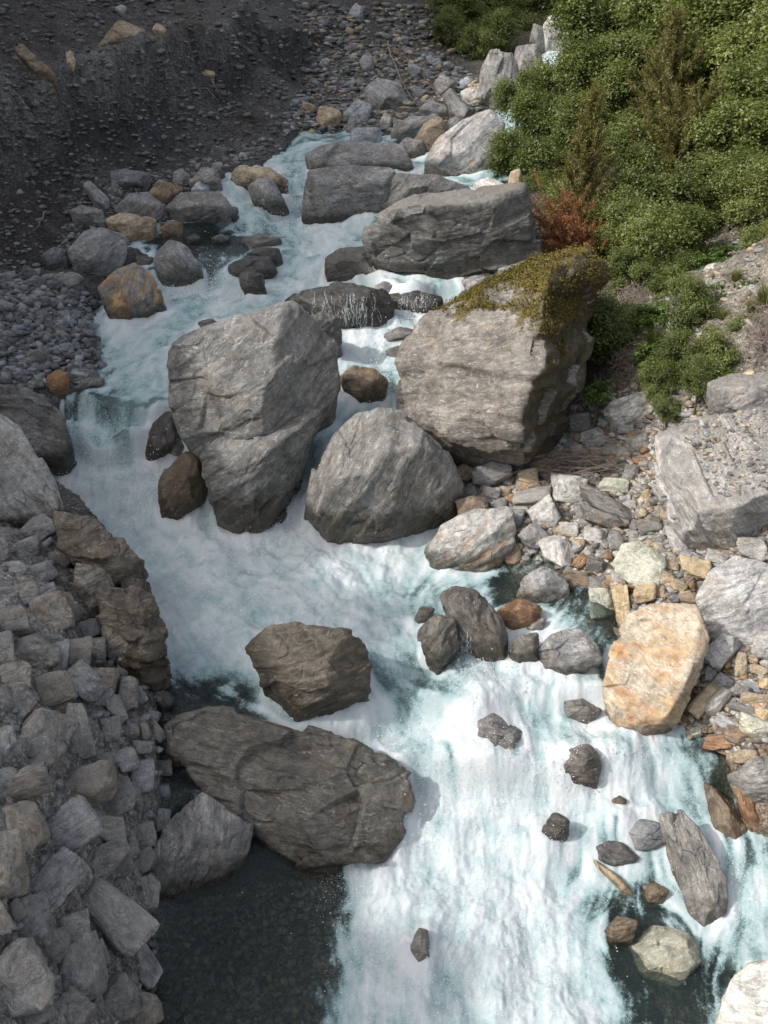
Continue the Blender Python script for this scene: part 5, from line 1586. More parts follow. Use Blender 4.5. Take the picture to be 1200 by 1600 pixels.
# ---------------------------------------------------------------- gravel too small to count
def gravel(name, label, poly, n, smin, smax, cols, seed, pw=2.5, on_water=False):
    rng = np.random.RandomState(seed)
    u, v = sample_px(poly, n, rng)
    P = hit_ground(u, v)
    sd = samp(SD, P[:, 0], P[:, 1])
    ok = (sd < .25) | on_water
    P = P[ok]
    n = len(P)
    depth = (P - CAMP) @ FWD
    mpp = depth * TH * .75 / 600
    size = (smin + (smax - smin) * rng.rand(n) ** pw) * mpp / 2
    Dv, F = ico(1)
    shapes = []
    for k in range(24):
        cn = unit_(rng.normal(size=(9, 3)))
        cd = rng.uniform(.5, 1, 9)
        W = Dv / np.maximum((Dv @ (cn / cd[:, None]).T).max(1), .8)[:, None]
        W = W * np.array([1.15, rng.uniform(.55, 1), rng.uniform(.22, .6)])
        shapes.append(W)
    shapes = np.array(shapes)
    S = shapes[rng.randint(0, 24, n)]
    yaw = rng.uniform(0, 2 * np.pi, n)
    tl = rng.uniform(-.6, .6, n)
    cy, sy, ct, st = np.cos(yaw), np.sin(yaw), np.cos(tl), np.sin(tl)
    x, y, z = S[:, :, 0], S[:, :, 1], S[:, :, 2]
    y, z = y * ct[:, None] - z * st[:, None], y * st[:, None] + z * ct[:, None]
    x, y = x * cy[:, None] - y * sy[:, None], x * sy[:, None] + y * cy[:, None]
    V = np.stack([x, y, z], 2) * size[:, None, None] + P[:, None] + np.array([0, 0, 1]) * (size * .25)[:, None, None]
    FF = (F[None] + (np.arange(n) * len(Dv))[:, None, None]).reshape(-1, 3)
    me = mesh_np(name, V.reshape(-1, 3), FF, M_PEB, smooth=False)
    C = np.array([PAL[c] for c in cols])[rng.randint(0, len(cols), n)] * rng.uniform(.6, 1.15, (n, 1))
    add_attr(me, 'tone', np.repeat(C, len(Dv), 0), 'FLOAT_COLOR')
    o = link(name, me)
    tag(o, label, kind='stuff')


gravel('gravel', 'dark fine gravel and chips over the shaded scree', ZONE_SCREE, 8000, 1.8, 17, ['scree', 'scree', 'scree', 'stone', 'dark', 'stone', 'grey'], 1, 6.5)
gravel('gravel', 'grey chips in the slope above the far rubble', ZONE_UP, 2200, 2.5, 22, ['scree', 'stone', 'grey', 'tan', 'scree'], 2, 5)
gravel('gravel', 'grey rubble chips at the head of the gorge', ZONE_RUBBLE, 2600, 3, 20, ['stone', 'grey', 'blue', 'scree', 'tan'], 3)
gravel('gravel', 'flat dark shingle of the gravel bar', ZONE_BAR, 2000, 5, 27, ['stone', 'scree', 'dark', 'grey', 'blue'], 4, 1.8)
gravel('gravel', 'grey shingle on the narrow scree shore', ZONE_SHORE, 2200, 3, 15, ['stone', 'scree', 'dark', 'grey'], 5)
gravel('gravel', 'pale and rusty rock chips on the sunny right bank', ZONE_RIGHT, 8500, 4, 27, ['pale', 'pale', 'grey', 'tan', 'stone', 'stone', 'brown', 'rustb', 'silver', 'cream'], 6, 2.4)
gravel('gravel', 'pale and rusty rock chips further along the sunny bank', [(1215, 560), (1700, 500), (1800, 1700), (1290, 1700), (1235, 1300), (1215, 900)], 2600, 5, 40, ['pale', 'grey', 'tan', 'stone', 'brown', 'silver', 'cream'], 16, 2.2)
gravel('gravel', 'grey chips further along the rubble bank', [(-20, 700), (-20, 1640), (-300, 1640), (-300, 700)], 1200, 6, 40, ['grey', 'pale', 'stone'], 17, 2.2)
gravel('gravel', 'pale chips on the bare slope right of the shrubs', ZONE_SLOPE, 1700, 2.5, 20, ['grey', 'stone', 'brown', 'tan', 'pale'], 7, 4.5)
gravel('gravel', 'dusty crumbs between the stones of the rubble bank', ZONE_NEAR, 3600, 2.5, 26, ['grey', 'pale', 'grey', 'grey', 'stone'], 8, 4)
gravel('gravel', 'small pebbles on the bed of the still pool', [(240, 1400), (540, 1370), (560, 1640), (230, 1640)], 1800, 3, 20, ['stone', 'dark', 'brown'], 9, 2, True)


# ---------------------------------------------------------------- vegetation
def leaf_mesh(name, P, Nn, Dd, ln, wd, tone, mat, fold=.25):
    """one bent diamond per leaf: centre, normal, direction, length, width"""
    n = len(P)
    Sd = np.cross(Nn, Dd)
    Sd /= np.linalg.norm(Sd, axis=1)[:, None] + 1e-9
    ln = np.broadcast_to(ln, n)[:, None]
    wd = np.broadcast_to(wd, n)[:, None]
    a = P - Dd * ln * .5
    c = P + Dd * ln * .5
    b_ = P + Sd * wd * .5 + Nn * wd * fold
    d = P - Sd * wd * .5 + Nn * wd * fold
    V = np.stack([a, b_, c, d], 1).reshape(-1, 3)
    i = np.arange(n)[:, None] * 4
    F = np.concatenate([i + np.array([[0, 1, 2]]), i + np.array([[0, 2, 3]])])
    me = mesh_np(name, V, F, mat, smooth=False)
    add_attr(me, 'leaf', np.repeat(tone, 4))
    return me


def unit(A):
    return A / (np.linalg.norm(A, axis=1)[:, None] + 1e-9)


def broad_crown(seed, n=22000, sprays=300, leaf=.054, mat=None, name='crown', big=14):
    rng = np.random.RandomState(seed)
    # boughs, each ending in a spray of leaves
    B = unit(rng.normal(size=(big, 3)) + np.array([0, 0, .25]))
    B = B * np.array([.55, .55, .52]) * rng.uniform(.7, 1.15, (big, 1))
    kb = rng.randint(0, big, sprays)
    O = unit(B[kb] * 1.2 + rng.normal(size=(sprays, 3)) * .55 + np.array([0, 0, .12]))
    T = B[kb] * .75 + O * rng.uniform(.15, .46, (sprays, 1))
    k = rng.randint(0, sprays, n)
    t = rng.rand(n) ** .6
    P = B[kb[k]] * .55 + (T[k] - B[kb[k]] * .55) * t[:, None] + rng.normal(size=(n, 3)) * (.035 + .055 * t)[:, None] * np.array([1, 1, .7])
    Nn = unit(O[k] * .45 + np.array([0, 0, .75]) + rng.normal(size=(n, 3)) * .5)
    Dd = unit(np.cross(Nn, rng.normal(size=(n, 3))))
    tone = np.clip(.38 + .22 * rng.normal(size=n) + (rng.rand(sprays)[k] - .5) * .45 + (rng.rand(big)[kb[k]] - .5) * .25, 0, 1)
    return leaf_mesh(name, P, Nn, Dd, leaf * rng.uniform(.6, 1.35, n), leaf * .6 * rng.uniform(.7, 1.3, n), tone, mat or M_LEAF)


def feather_crown(seed, n=12000, mat=None, cone=False, sprays=170, name='crown'):
    rng = np.random.RandomState(seed)
    base = rng.normal(size=(sprays, 3)) * np.array([.34, .34, .30])
    if cone:
        h = rng.rand(sprays) ** 1.3
        ang = rng.uniform(0, 6.28, sprays)
        r = (1 - h) * .5 * np.sqrt(rng.rand(sprays))
        base = np.stack([np.cos(ang) * r, np.sin(ang) * r, h * 2.0 - .85], 1)
    out = unit(base * np.array([1, 1, .3]) + rng.normal(size=(sprays, 3)) * .15 + np.array([0, 0, .55]))
    L = rng.uniform(.25, .55, sprays)
    k = rng.randint(0, sprays, n)
    t = rng.rand(n)
    P = base[k] + out[k] * (t * L[k])[:, None]
    D = unit(out[k] * .8 + rng.normal(size=(n, 3)) * .75)
    P = P + D * .04
    Nn = unit(np.cross(D, rng.normal(size=(n, 3))))
    tone = np.clip(.35 + .35 * t + .15 * rng.normal(size=n) + (rng.rand(sprays)[k] - .5) * .3, 0, 1)
    return leaf_mesh(name, P, Nn, D, .11 * rng.uniform(.6, 1.3, n), .017 * rng.uniform(.7, 1.4, n), tone, mat or M_OLIVE, .1)


def tube(pts, rad, seg=6):
    pts = np.asarray(pts, float)
    V, F = [], []
    for i, (p, r) in enumerate(zip(pts, rad)):
        d = pts[min(i + 1, len(pts) - 1)] - pts[max(i - 1, 0)]
        d /= np.linalg.norm(d) + 1e-9
        a = np.cross(d, [.3, .9, .2])
        a /= np.linalg.norm(a) + 1e-9
        b_ = np.cross(d, a)
        for s in range(seg):
            t = 2 * math.pi * s / seg
            V.append(p + r * (math.cos(t) * a + math.sin(t) * b_))
    for i in range(len(pts) - 1):
        for s in range(seg):
            q = (s + 1) % seg
            F.append([i * seg + s, i * seg + q, (i + 1) * seg + q, (i + 1) * seg + s])
    return np.array(V), np.array(F)


def join(parts):
    V, F, o = [], [], 0
    for v, f in parts:
        V.append(v)
        F.append(f + o)
        o += len(v)
    return np.concatenate(V), np.concatenate(F)


def trunk_mesh(seed, limbs=7, mat=None, lo=-1.25):
    rng = np.random.RandomState(seed)
    parts = [tube([(0, 0, lo), (.03, .02, lo * .5), (.0, .05, 0), (.05, 0, .45)], [.085, .07, .05, .02])]
    for i in range(limbs):
        a = rng.uniform(0, 6.28)
        z = rng.uniform(lo * .55, .1)
        e = np.array([math.cos(a) * rng.uniform(.45, .7), math.sin(a) * rng.uniform(.45, .7), z + rng.uniform(.25, .6)])
        s = np.array([0, .02, z])
        m = (s + e) / 2 + np.array([0, 0, .08]) + rng.normal(size=3) * .05
        parts.append(tube([s, m, e], [.04, .028, .010], 5))
    V, F = join(parts)
    return mesh_np('trunk', V, F, mat or M_WOOD)


CROWNS = {'b': [broad_crown(s) for s in (1, 2, 3, 4)], 'f': [feather_crown(s, 16000) for s in (11, 12)], 'c': [feather_crown(21, 15000, M_OLIVE, True, 230)],
          'r': [feather_crown(31, 11000, M_RED)], 'h': [broad_crown(41, 2600, 60, .13, M_FRESH), broad_crown(42, 2600, 60, .13, M_FRESH)]}
TRUNKS = [trunk_mesh(s) for s in (1, 2, 3)]
KLAB = {'b': ('broadleaf_shrub', 'shrub', 'shrubs of the thicket on the right slope'), 'f': ('feathery_shrub', 'shrub', 'feathery shrubs of the right slope'), 'c': ('young_conifer', 'tree', 'young feathery trees'), 'r': ('rusty_shrub', 'shrub', 'rusty shrubs on the mossy boulder'), 'h': ('leafy_herb', 'plant', 'fresh green plants of the right bank')}
BLAB = {
    0: 'round leafy shrub at the tip of the thicket over the upper pool', 1: 'leafy shrub behind the tip of the thicket near the bright triangular boulder', 2: 'leafy shrub on the thicket edge below the cliff buttress', 5: 'leafy shrub on the skyline edge of the thicket below the far fall',
    6: 'small leafy shrub hanging over the big dark flat-topped boulder', 9: 'large brownish feathery shrub high in the thicket', 14: 'dark feathery shrub in the middle of the thicket', 20: 'leafy shrub between the rusty shrub and the lower thicket', 21: 'big dense dark leafy shrub above the shaded hollow', 22: 'leafy shrub right of the big dense dark one',
    23: 'low leafy shrub at the bottom edge of the thicket by the hollow', 24: 'low leafy shrub at the bottom of the thicket beside the bare slope', 25: 'lone leafy bush hanging beside the dark flank of the mossy boulder', 26: 'small leafy bush below the lone hanging bush', 29: 'dark leafy shrub behind the skyline edge at the gorge head', 30: 'leafy shrub topping the thicket at the upper rim',
    3: 'leafy shrub of the thicket just left of the slender olive conifer', 4: 'leafy shrub directly behind the slender olive conifer', 7: 'leafy shrub between the slender conifer and the tall brownish feathery tree', 8: 'large leafy shrub left of the tall brownish feathery tree near the rim',
    10: 'leafy shrub just right of the slender olive conifer', 11: 'large leafy shrub above the tall brownish feathery tree', 12: 'large leafy shrub right of the tall brownish feathery tree', 13: 'large leafy shrub at the top right corner of the thicket', 15: 'leafy shrub right of the dark feathery shrub', 16: 'leafy shrub at the right border of the thicket under the large ones',
    17: 'leafy shrub right of the slender conifer, above the big dense dark one', 18: 'leafy shrub under the dark feathery shrub', 19: 'leafy shrub at the lower right of the thicket above the bare slope', 27: 'leafy shrub cut by the right border, upper of two', 28: 'leafy shrub cut by the right border, lower of two',
    31: 'slender olive young conifer with a bare pale stem in the thicket', 32: 'rust red dying shrub on top of the mossy boulder', 33: 'smaller dark rust shrub right of the rust red one', 34: 'small leafy shrub under the tip of the thicket above the dark boulder', 35: 'small olive feathery shrub above the rusty shrub', 36: 'tall brownish feathery young tree high in the thicket',
    37: 'leafy scrub bush above the crumbling outcrop', 38: 'leafy scrub bush behind the grass tuft on the slope', 39: 'leafy scrub bush below the bare pale slope', 40: 'bright green plant on the pale slope', 41: 'yellow green plant at the foot of the mossy boulder', 42: 'fresh green plant beside the white stones on the slope', 43: 'leafy scrub bush between slope and bright plant',
    44: 'fresh green plant beside the grass tuft', 45: 'leafy scrub bush above the pale layered boulder', 46: 'fresh green plant at the lower right edge of the thicket', 48: 'outermost low leafy shrub hanging toward the upper pool', 49: 'leafy shrub at the thicket edge between buttress and bright triangular boulder', 50: 'leafy shrub at the outer edge of the thicket over the bare slope', 51: 'leafy scrub bush just above the big marbled slab', 52: 'tiny leafy bush in the stones left of the marbled slab', 54: 'fresh green plant on the upper bare slope', 55: 'leafy scrub bush at the upper edge of the bare slope', 56: 'fresh green plant beside the middle scrub', 57: 'leafy scrub bush beside the brown dead brush', 58: 'fresh green plant left of the arching grass tuft', 59: 'small fresh plant on the crumbling outcrop', 60: 'leafy scrub bush by the golden green grass tuft',
    53: 'leafy scrub bush under the lower thicket above the grass tuft',
    47: 'small fresh plant on the bare pale slope below the thicket',
}


def place_bush(i, b, p, seed):
    rng = np.random.RandomState(seed)
    kind = b[4]
    name, cat, grp = KLAB[kind]
    lab = BLAB.get(i) or ('glossy green broadleaf shrub inside the thicket on the right slope' if kind == 'b' else 'feathery olive shrub inside the thicket')
    r = b[3]
    gz = float(ground(p[0], p[1]))
    e = bpy.data.objects.new(name, None)
    COL.objects.link(e)
    foot = min(gz, p[2] - .4 * r)
    e.location = (p[0], p[1], foot)
    e.rotation_euler = (0, 0, rng.uniform(0, 6.28))
    tag(e, lab, cat, grp)
    hgt = p[2] - foot
    t = link('trunk', TRUNKS[rng.randint(3)], e)
    s = max(hgt / 1.25, .3 * r)
    t.location = (0, 0, hgt)
    t.scale = (r * .9, r * .9, s)
    cm = CROWNS[kind]
    c = link('crown', cm[rng.randint(len(cm))], e)
    c.location = (0, 0, hgt)
    f = 1.38 if kind in 'bh' else 1.45
    c.scale = (r * f * rng.uniform(.9, 1.1), r * f * rng.uniform(.9, 1.1), r * f * rng.uniform(.85, 1.05))
    c.rotation_euler = (0, 0, rng.uniform(0, 6.28))


for i, (b, p) in enumerate(zip(BUSH, BPOS)):
    place_bush(i, b, p, 900 + i)

# dark trees on the far slope at the gorge head
FAR = [(705, 22, 66, 2.3), (745, 50, 66, 2.0), (770, 5, 72, 2.8), (800, 52, 70, 2.0), (835, 12, 76, 2.8), (880, -8, 84, 3.2), (920, 12, 84, 3.0), (960, -5, 80, 3.0), (940, 35, 72, 2.2), (1000, -20, 76, 3.2), (720, -15, 74, 2.8), (860, 18, 80, 2.2), (905, 35, 80, 2.0), (800, -15, 80, 3), (985, 12, 66, 2.5), (738, 72, 61, 1.5), (775, 55, 63, 1.7), (705, 45, 62, 1.4)]
for i, (u, v, y, r) in enumerate(FAR):
    p = at_y(u, v, y)[0]
    rng = np.random.RandomState(60 + i)
    gz = float(ground(p[0], p[1]))
    e = bpy.data.objects.new('dark_tree', None)
    COL.objects.link(e)
    foot = min(gz, p[2] - .8 * r)
    e.location = (p[0], p[1], foot)
    e.rotation_euler = (0, 0, rng.uniform(0, 6.28))
    lab = {0: 'dark leafy tree hanging over the rubble slope at the gorge head', 1: 'dark leafy tree just above the tall cliff buttress', 11: 'dark leafy tree behind the pointed pinnacle', 15: 'low dark tree drooping onto the far rubble left of the cliff buttress', 16: 'dark tree crowning the tall cliff buttress', 17: 'low dark tree at the left end of the forest edge'}.get(i, 'dark leafy tree in the shaded forest edge at the gorge head')
    tag(e, lab, 'tree', 'dark trees at the gorge head')
    t = link('trunk', TRUNKS[i % 3], e)
    t.location = (0, 0, p[2] - foot)
    t.scale = (r, r, (p[2] - foot) / 1.25)
    c = link('crown', CROWNS['b'][i % 4], e)
    c.location = (0, 0, p[2] - foot)
    c.scale = (r * 1.15, r * 1.15, r * 1.1)


# grass tufts
def tuft_mesh(seed, n=420, L=1.0):
    rng = np.random.RandomState(seed)
    V, F, T = [], [], []
    for i in range(n):
        a = rng.uniform(0, 6.28)
        d = np.array([math.cos(a), math.sin(a), 0])
        s = np.array([-d[1], d[0], 0]) * .012
        l = L * rng.uniform(.55, 1.1)
        lean = rng.uniform(.15, 1.0)
        b0 = d * rng.uniform(0, .12)
        tone = rng.rand()
        o = len(V)
        for k in range(5):
            t = k / 4
            p = b0 + d * lean * l * t ** 1.4 * .8 + np.array([0, 0, l * (t - .55 * lean * t * t)])
            w = 1 - t * .95
            V += [p - s * w, p + s * w]
            T += [tone, tone]
        for k in range(4):
            F.append([o + 2 * k, o + 2 * k + 1, o + 2 * k + 3, o + 2 * k + 2])
    me = mesh_np('grass_blades', np.array(V), np.array(F), M_GRASSB, smooth=False)
    add_attr(me, 'leaf', np.array(T))
    return me


TUFT = [tuft_mesh(1), tuft_mesh(2)]
for i, (u, v, s, lab) in enumerate([(1022, 545, .75, 'arching green grass tuft on the slope above the pale layered boulder'), (1060, 535, .5, 'smaller grass tuft right of the arching one'), (1196, 480, .8, 'golden green grass tuft on the upper slope edge'), (880, 412, .4, 'short grass tuft on top of the mossy boulder'),
                                    (1005, 620, .35, 'small grass tuft on the pale layered boulder'), (1110, 590, .4, 'small grass tuft above the crumbling outcrop'), (845, 415, .35, 'thin grass tuft below the rust red shrub'), (1150, 440, .5, 'grass tuft beside the fresh plant on the bare slope'), (1175, 490, .55, 'yellowish grass tuft under the golden green one'), (1130, 500, .45, 'grass tuft amid the scrub bushes'), (1165, 345, .5, 'grass tuft just under the thicket on the bare slope')]):
    P = hit([u], [v])[0]
    if i in (3, 6):
        P = at_y(u, v, 30.0)[0]
    o = link('grass_tuft', TUFT[i % 2])
    o.location = P - np.array([0, 0, .05])
    o.scale = (s, s, s)
    tag(o, lab, 'grass tuft', 'grass tufts of the right bank')

# ---------------------------------------------------------------- driftwood and twigs
rw = np.random.RandomState(321)


def stick(u1, v1, u2, v2, rad, label, lift=.12, mat=None):
    a = hit_ground([u1], [v1])[0] + np.array([0, 0, lift])
    c = hit_ground([u2], [v2])[0] + np.array([0, 0, lift * rw.uniform(.3, 1.5)])
    n = 6
    L = np.linalg.norm(c - a)
    pts = [a + (c - a) * k / (n - 1) + rw.normal(size=3) * L * .025 for k in range(n)]
    parts = [tube(pts, [rad * (1 - .6 * k / (n - 1)) for k in range(n)], 6)]
    for j in range(2):
        k = rw.randint(1, n - 2)
        e = pts[k] + (c - a) * rw.uniform(.15, .3) + rw.normal(size=3) * L * .12
        parts.append(tube([pts[k], (pts[k] + e) / 2 + rw.normal(size=3) * L * .02, e], [rad * .5, rad * .38, rad * .15], 5))
    V, F = join(parts)
    o = link('dead_branch', mesh_np('dead_branch', V - a, F, mat or M_DRY))
    o.location = a
    tag(o, label, 'branch', 'dead branches washed onto the banks')


for s in [(600, 75, 655, 165, .05, 'long bare branch lying down the rubble below the dark trees'), (622, 60, 640, 125, .04, 'pale branch standing in the rubble right of the long bare branch'), (655, 105, 668, 135, .03, 'short pale branch above the far slab'), (690, 40, 730, 85, .05, 'thin bare trunk slanting under the dark trees'),
          (520, 100, 530, 75, .03, 'pale stick at the left of the far rubble'), (330, 130, 352, 165, .04, 'dark root hanging below the pale brown perched stone'), (322, 140, 340, 160, .03, 'thin root left of the dark hanging root'), (352, 182, 378, 178, .03, 'short stick at the foot of the roots'), (640, 30, 700, 20, .04, 'bare branch crossing the slope top'),
          (962, 690, 1000, 730, .02, 'thin branch lying on pale rubble below the layered boulder'), (1055, 640, 1085, 600, .022, 'bare forked branch in front of the scrub'), (1000, 660, 1050, 690, .02, 'fallen branch left of the marbled slab'), (985, 770, 1015, 780, .018, 'straight pale stick beside the marbled slab'), (1062, 925, 1105, 895, .022, 'grey stick leaning between yellow and white boulders'),
          (1030, 590, 1060, 560, .018, 'dry stem at the foot of the scrub'), (155, 512, 172, 508, .02, 'thin pale stick at the gravel bar edge'), (70, 335, 60, 365, .03, 'brown stick poking out of the dark scree')]:
    stick(*s)


def tangle(label, u, v, w, h, n, rad, mat, height, seed, flat=True):
    rng = np.random.RandomState(seed)
    c0 = hit_ground([u], [v])[0]
    parts = []
    for i in range(n):
        uu, vv = u + rng.normal() * w / 3.2, v + rng.normal() * h / 3.2
        p = hit_ground([uu], [vv])[0] + np.array([0, 0, rng.uniform(.02, height)])
        if flat:
            a = rng.normal() * .5 + .15
            d = np.array([math.cos(a), math.sin(a) * .6, rng.normal() * .18])
            L = rng.uniform(.3, .9)
        else:
            d = unit(rng.normal(size=(1, 3)) + np.array([[0, 0, .5]]))[0]
            L = rng.uniform(.2, .5)
        bend = rng.normal(size=3) * .12 * L
        parts.append(tube([p - d * L / 2, p + bend, p + d * L / 2], [rad, rad * .8, rad * .35], 4))
    V, F = join(parts)
    o = link('twig_tangle', mesh_np('twig_tangle', V - c0, F, mat))
    o.location = c0
    tag(o, label, kind='stuff')


tangle('heap of bleached flood twigs lying on the right bank', 895, 745, 120, 26, 260, .012, M_DRY, .5, 1)
tangle('brown dead brush at the right edge of the bare slope', 1192, 545, 50, 90, 420, .008, M_DRY, .55, 2, False)
tangle('dry brown brushwood under the dark leafy shrub', 985, 470, 40, 24, 150, .010, M_DRY, .35, 3, False)
tangle('dead twigs in front of the hollow beside the lone bush', 975, 575, 40, 30, 160, .008, M_DRY, .35, 4, False)
tangle('dead twigs above the pale layered boulder', 1000, 605, 70, 24, 120, .009, M_DRY, .3, 5, False)
tangle('nest of dark roots on the scree', 345, 150, 40, 50, 60, .02, M_WOOD, .4, 6, False)
tangle('flood twigs at the shore below the scree', 385, 195, 60, 30, 60, .02, M_WOOD, .3, 7)
tangle('dry twigs beside the large white boulder', 1195, 800, 30, 40, 110, .008, M_DRY, .3, 8, False)
tangle('pale dead branches in the far rubble', 625, 120, 80, 70, 50, .022, M_DRY, .5, 9, False)


# crumbs lying on the marbled slab
def gravel_on(ob, label, poly, n, smin, smax, cols, seed):
    from mathutils.bvhtree import BVHTree
    rng = np.random.RandomState(seed)
    me = ob.data
    Mw = np.array(ob.matrix_world)
    co = np.empty(len(me.vertices) * 3, np.float32)
    me.vertices.foreach_get('co', co)
    Wv = co.reshape(-1, 3) @ Mw[:3, :3].T + Mw[:3, 3]
    bvh = BVHTree.FromPolygons(Wv.tolist(), [list(p.vertices) for p in me.polygons])
    u, v = sample_px(poly, n, rng)
    d = rays(u, v)
    P, Nn = [], []
    for k in range(n):
        h = bvh.ray_cast(Vector(CAMP), Vector(d[k]))
        if h[0] is not None and h[1].z > .45:
            P.append(h[0][:])
    P = np.array(P)
    n = len(P)
    depth = (P - CAMP) @ FWD
    size = (smin + (smax - smin) * rng.rand(n) ** 6) * depth * TH * .75 / 600 / 2
    Dv, F = ico(1)
    cn = unit_(rng.normal(size=(9, 3)))
    S = (Dv / np.maximum((Dv @ (cn / rng.uniform(.5, 1, (9, 1))).T).max(1), .8)[:, None])[None] * (1 + rng.uniform(-.15, .15, (n, len(Dv), 1))) * np.stack([np.ones(n), rng.uniform(.6, 1, n), rng.uniform(.35, .7, n)], 1)[:, None]
    yaw = rng.uniform(0, 6.28, n)[:, None]
    S = np.stack([S[:, :, 0] * np.cos(yaw) - S[:, :, 1] * np.sin(yaw), S[:, :, 0] * np.sin(yaw) + S[:, :, 1] * np.cos(yaw), S[:, :, 2]], 2)
    V = S * size[:, None, None] + P[:, None] + np.array([0, 0, 1]) * (size * -.05)[:, None, None]
    FF = (F[None] + (np.arange(n) * len(Dv))[:, None, None]).reshape(-1, 3)
    g = mesh_np('gravel', V.reshape(-1, 3), FF, M_PEB, smooth=False)
    C = np.array([PAL[c] for c in cols])[rng.randint(0, len(cols), n)] * rng.uniform(.6, 1.1, (n, 1))
    add_attr(g, 'tone', np.repeat(C, len(Dv), 0), 'FLOAT_COLOR')
    tag(link('gravel', g), label, kind='stuff')


SLAB = [o for o in bpy.data.objects if str(o.get('label', '')).startswith('big marbled slab')][0]
gravel_on(SLAB, 'grey crumbs and chips lying on the marbled slab', [(1062, 672), (1150, 640), (1230, 640), (1235, 742), (1190, 768), (1150, 775), (1115, 770), (1098, 735), (1080, 715)], 1900, 2, 15, ['stone', 'grey', 'tan', 'pale', 'silver', 'scree'], 4)


# flying droplets where the water breaks
def spray(spots, seed):
    rng = np.random.RandomState(seed)
    P, S = [], []
    for u, v, ru, rv, n, hgt in spots:
        uu, vv = u + rng.normal(size=n) * ru, v + rng.normal(size=n) * rv
        p = hit_fn(lambda x, y: samp(SURF, x, y), uu, vv)
        p[:, 2] += rng.exponential(hgt, n) * (.3 + .7 * rng.rand(n))
        P.append(p)
        S.append(.003 + .010 * rng.rand(n) ** 5)
    P, S = np.concatenate(P), np.concatenate(S)
    Dv = np.array([[1, 0, 0], [-1, 0, 0], [0, 1, 0], [0, -1, 0], [0, 0, 1.3], [0, 0, -1.3]], float)
    F = np.array([[0, 2, 4], [2, 1, 4], [1, 3, 4], [3, 0, 4], [2, 0, 5], [1, 2, 5], [3, 1, 5], [0, 3, 5]])
    k = np.clip((P - CAMP) @ FWD / 14, .8, 2.2)
    V = Dv[None] * (S * k)[:, None, None] + P[:, None]
    FF = (F[None] + (np.arange(len(P)) * 6)[:, None, None]).reshape(-1, 3)
    o = link('water_spray', mesh_np('water_spray', V.reshape(-1, 3), FF, M_SPRAY))
    tag(o, 'white droplets thrown up where the river breaks on rock', kind='stuff')


spray([(180, 735, 60, 35, 2600, .16), (230, 775, 32, 30, 2000, .2), (130, 720, 30, 30, 1000, .15), (260, 740, 14, 30, 700, .2), (440, 790, 14, 30, 900, .14), (380, 850, 60, 20, 1300, .13), (330, 920, 70, 30, 1500, .12), (460, 1120, 20, 10, 500, .1), (600, 1180, 25, 20, 1100, .15), (640, 1270, 28, 55, 2000, .16),
       (740, 1150, 55, 45, 2600, .13), (760, 1250, 90, 50, 2600, .14), (700, 1400, 90, 90, 3000, .12), (560, 1420, 25, 70, 1600, .16), (880, 1220, 35, 25, 1200, .15), (900, 1170, 30, 20, 900, .12), (960, 1180, 40, 20, 900, .1), (720, 1040, 30, 12, 800, .12), (790, 1060, 40, 12, 800, .1), (1060, 1360, 12, 40, 600, .08), (860, 1310, 25, 15, 700, .1),
       (560, 500, 40, 15, 900, .14), (640, 500, 25, 15, 800, .12), (600, 590, 20, 40, 800, .12), (340, 440, 25, 15, 700, .13), (290, 460, 30, 10, 600, .12), (430, 350, 40, 20, 800, .15), (450, 300, 12, 20, 600, .15), (1150, 1390, 20, 40, 700, .1), (850, 1480, 60, 80, 1500, .1), (660, 1540, 60, 50, 1500, .12)], 9)


def moss_on(ob, n, seed):
    rng = np.random.RandomState(seed)
    me = ob.data
    Mw = np.array(ob.matrix_world)
    co = np.empty(len(me.vertices) * 3, np.float32)
    no = np.empty(len(me.vertices) * 3, np.float32)
    me.vertices.foreach_get('co', co)
    me.vertices.foreach_get('normal', no)
    co, no = co.reshape(-1, 3).astype(float), no.reshape(-1, 3).astype(float)
    Wv, Wn = co @ Mw[:3, :3].T + Mw[:3, 3], no @ Mw[:3, :3].T
    f = fbm(Wv * 1.5 + 5, 4, .65) * .9 + (Wv[:, 2] - ob['moss_z']) * .55 + Wn[:, 2] * .35 + np.clip(Wn[:, 0], -.3, .4) * .5
    cand = np.where((f > .12) & (Wn[:, 1] < .5))[0]
    k = rng.choice(cand, n)
    P = co[k] + rng.normal(size=(n, 3)) * .035
    Nn = unit(no[k] + rng.normal(size=(n, 3)) * .7)
    Dd = unit(np.cross(Nn, rng.normal(size=(n, 3))))
    P = P + no[k] * rng.uniform(.0, .05, (n, 1))
    m = leaf_mesh('moss', P, Nn, Dd, rng.uniform(.03, .075, n), rng.uniform(.02, .045, n), np.clip(.5 + .5 * pnoise(Wv[k] * 4) + .2 * rng.normal(size=n), 0, 1), M_MOSS, .3)
    o = link('moss', m, ob)
    o['kind'] = 'stuff'
    o['label'] = 'golden moss cushions over the top of the boulder'


M_MOSS = leaf_material('moss_cushion', (.050, .040, .008), (.22, .175, .032), .9, .15)
moss_on([o for o in bpy.data.objects if str(o.get('label', '')).startswith('huge layered boulder')][0], 16000, 3)


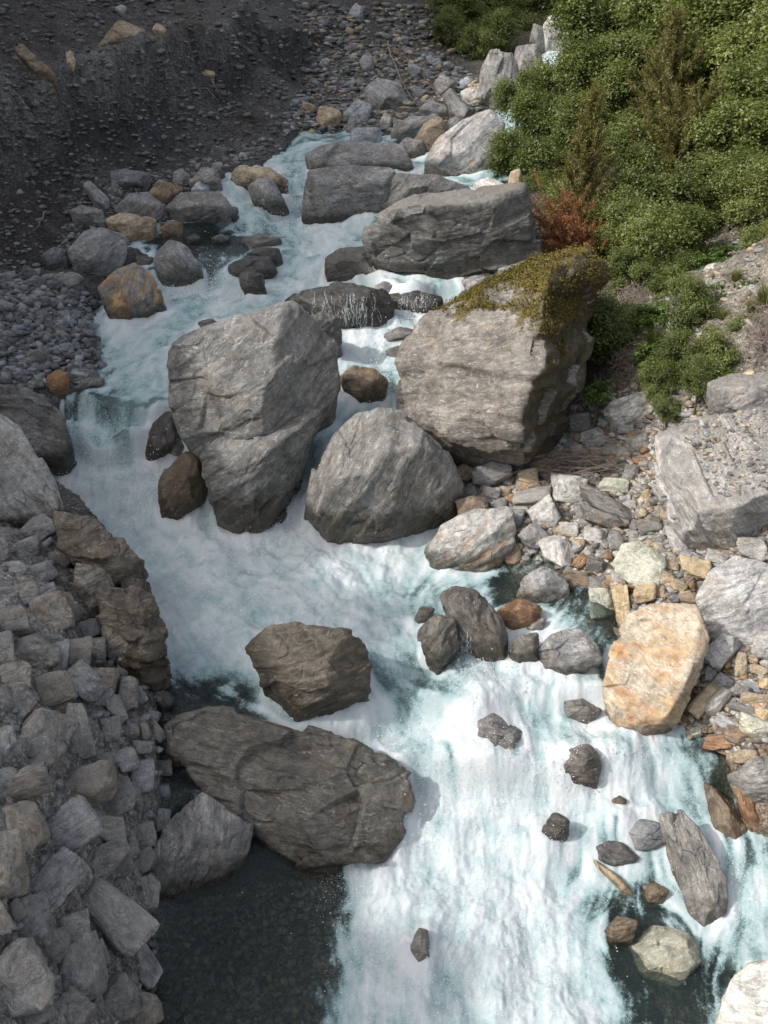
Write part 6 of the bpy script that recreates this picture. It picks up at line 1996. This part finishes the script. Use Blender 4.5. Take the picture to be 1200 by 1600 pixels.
def veil_material():
    m, nt, out = new_mat('thin_falling_water')
    b = NB(nt)
    d = b.n('BsdfDiffuse')
    d.inputs[0].default_value = (.72, .77, .78, 1)
    t = b.n('BsdfTransparent')
    mx = b.n('MixShader')
    tc = b.n('TexCoord')
    b.link(b.ramp(b.noise(tc.outputs['Object'], 16, 3), .35, .65, .1, .65), mx.inputs[0])
    b.link(t.outputs[0], mx.inputs[1])
    b.link(d.outputs[0], mx.inputs[2])
    b.link(mx.outputs[0], out.inputs[0])
    return m


M_VEIL = veil_material()


# thin curtains of water running over the front of wet rocks
def veil(start, label, regions, seed, rad=.014):
    from mathutils.bvhtree import BVHTree
    rng = np.random.RandomState(seed)
    ob = [o for o in bpy.data.objects if str(o.get('label', '')).startswith(start)][0]
    me = ob.data
    Mw = np.array(ob.matrix_world)
    co = np.empty(len(me.vertices) * 3, np.float32)
    me.vertices.foreach_get('co', co)
    bvh = BVHTree.FromPolygons((co.reshape(-1, 3) @ Mw[:3, :3].T + Mw[:3, 3]).tolist(), [list(p.vertices) for p in me.polygons])
    parts = []
    for (u0, u1, v0, v1, n, slant) in regions:
        for i in range(n):
            u = rng.uniform(u0, u1)
            va = v0 + (v1 - v0) * rng.uniform(0, .75)
            vb = min(v1 + 4, va + (v1 - v0) * rng.uniform(.2, .6))
            pts = []
            for k in range(8):
                t = k / 7
                d = rays([u], [va + (vb - va) * t])[0]
                h = bvh.ray_cast(Vector(CAMP), Vector(d))
                u += slant * (vb - va) / 7 + rng.normal() * 1.1
                if h[0] is None:
                    continue
                pts.append(np.array(h[0]) - d / np.linalg.norm(d) * rng.uniform(.01, .05))
            if len(pts) > 2:
                r = rad * rng.uniform(.4, 1.5)
                parts.append(tube(pts, [r * (.6 + .8 * rng.rand()) for _ in pts], 4))
    V, F = join(parts)
    o = link('water_veil', mesh_np('water_veil', V, F, M_VEIL))
    tag(o, label, kind='stuff')


veil('low black boulder', 'curtain of thin white water over the low black boulder', [(488, 592, 452, 512, 85, .03)], 1, .006)
veil('dark ledge rock', 'thin white water spilling over the dark ledge', [(612, 684, 458, 486, 45, 0)], 2, .006)
veil('big dark streaked wet boulder', 'white trickle running off the big streaked boulder', [(712, 735, 985, 1032, 60, .05)], 5, .005)
veil('dark wet boulder right of the main rapid', 'thin white spill over the right side of the dark wet rapid boulder', [(575, 602, 402, 436, 60, .2)], 6, .007)
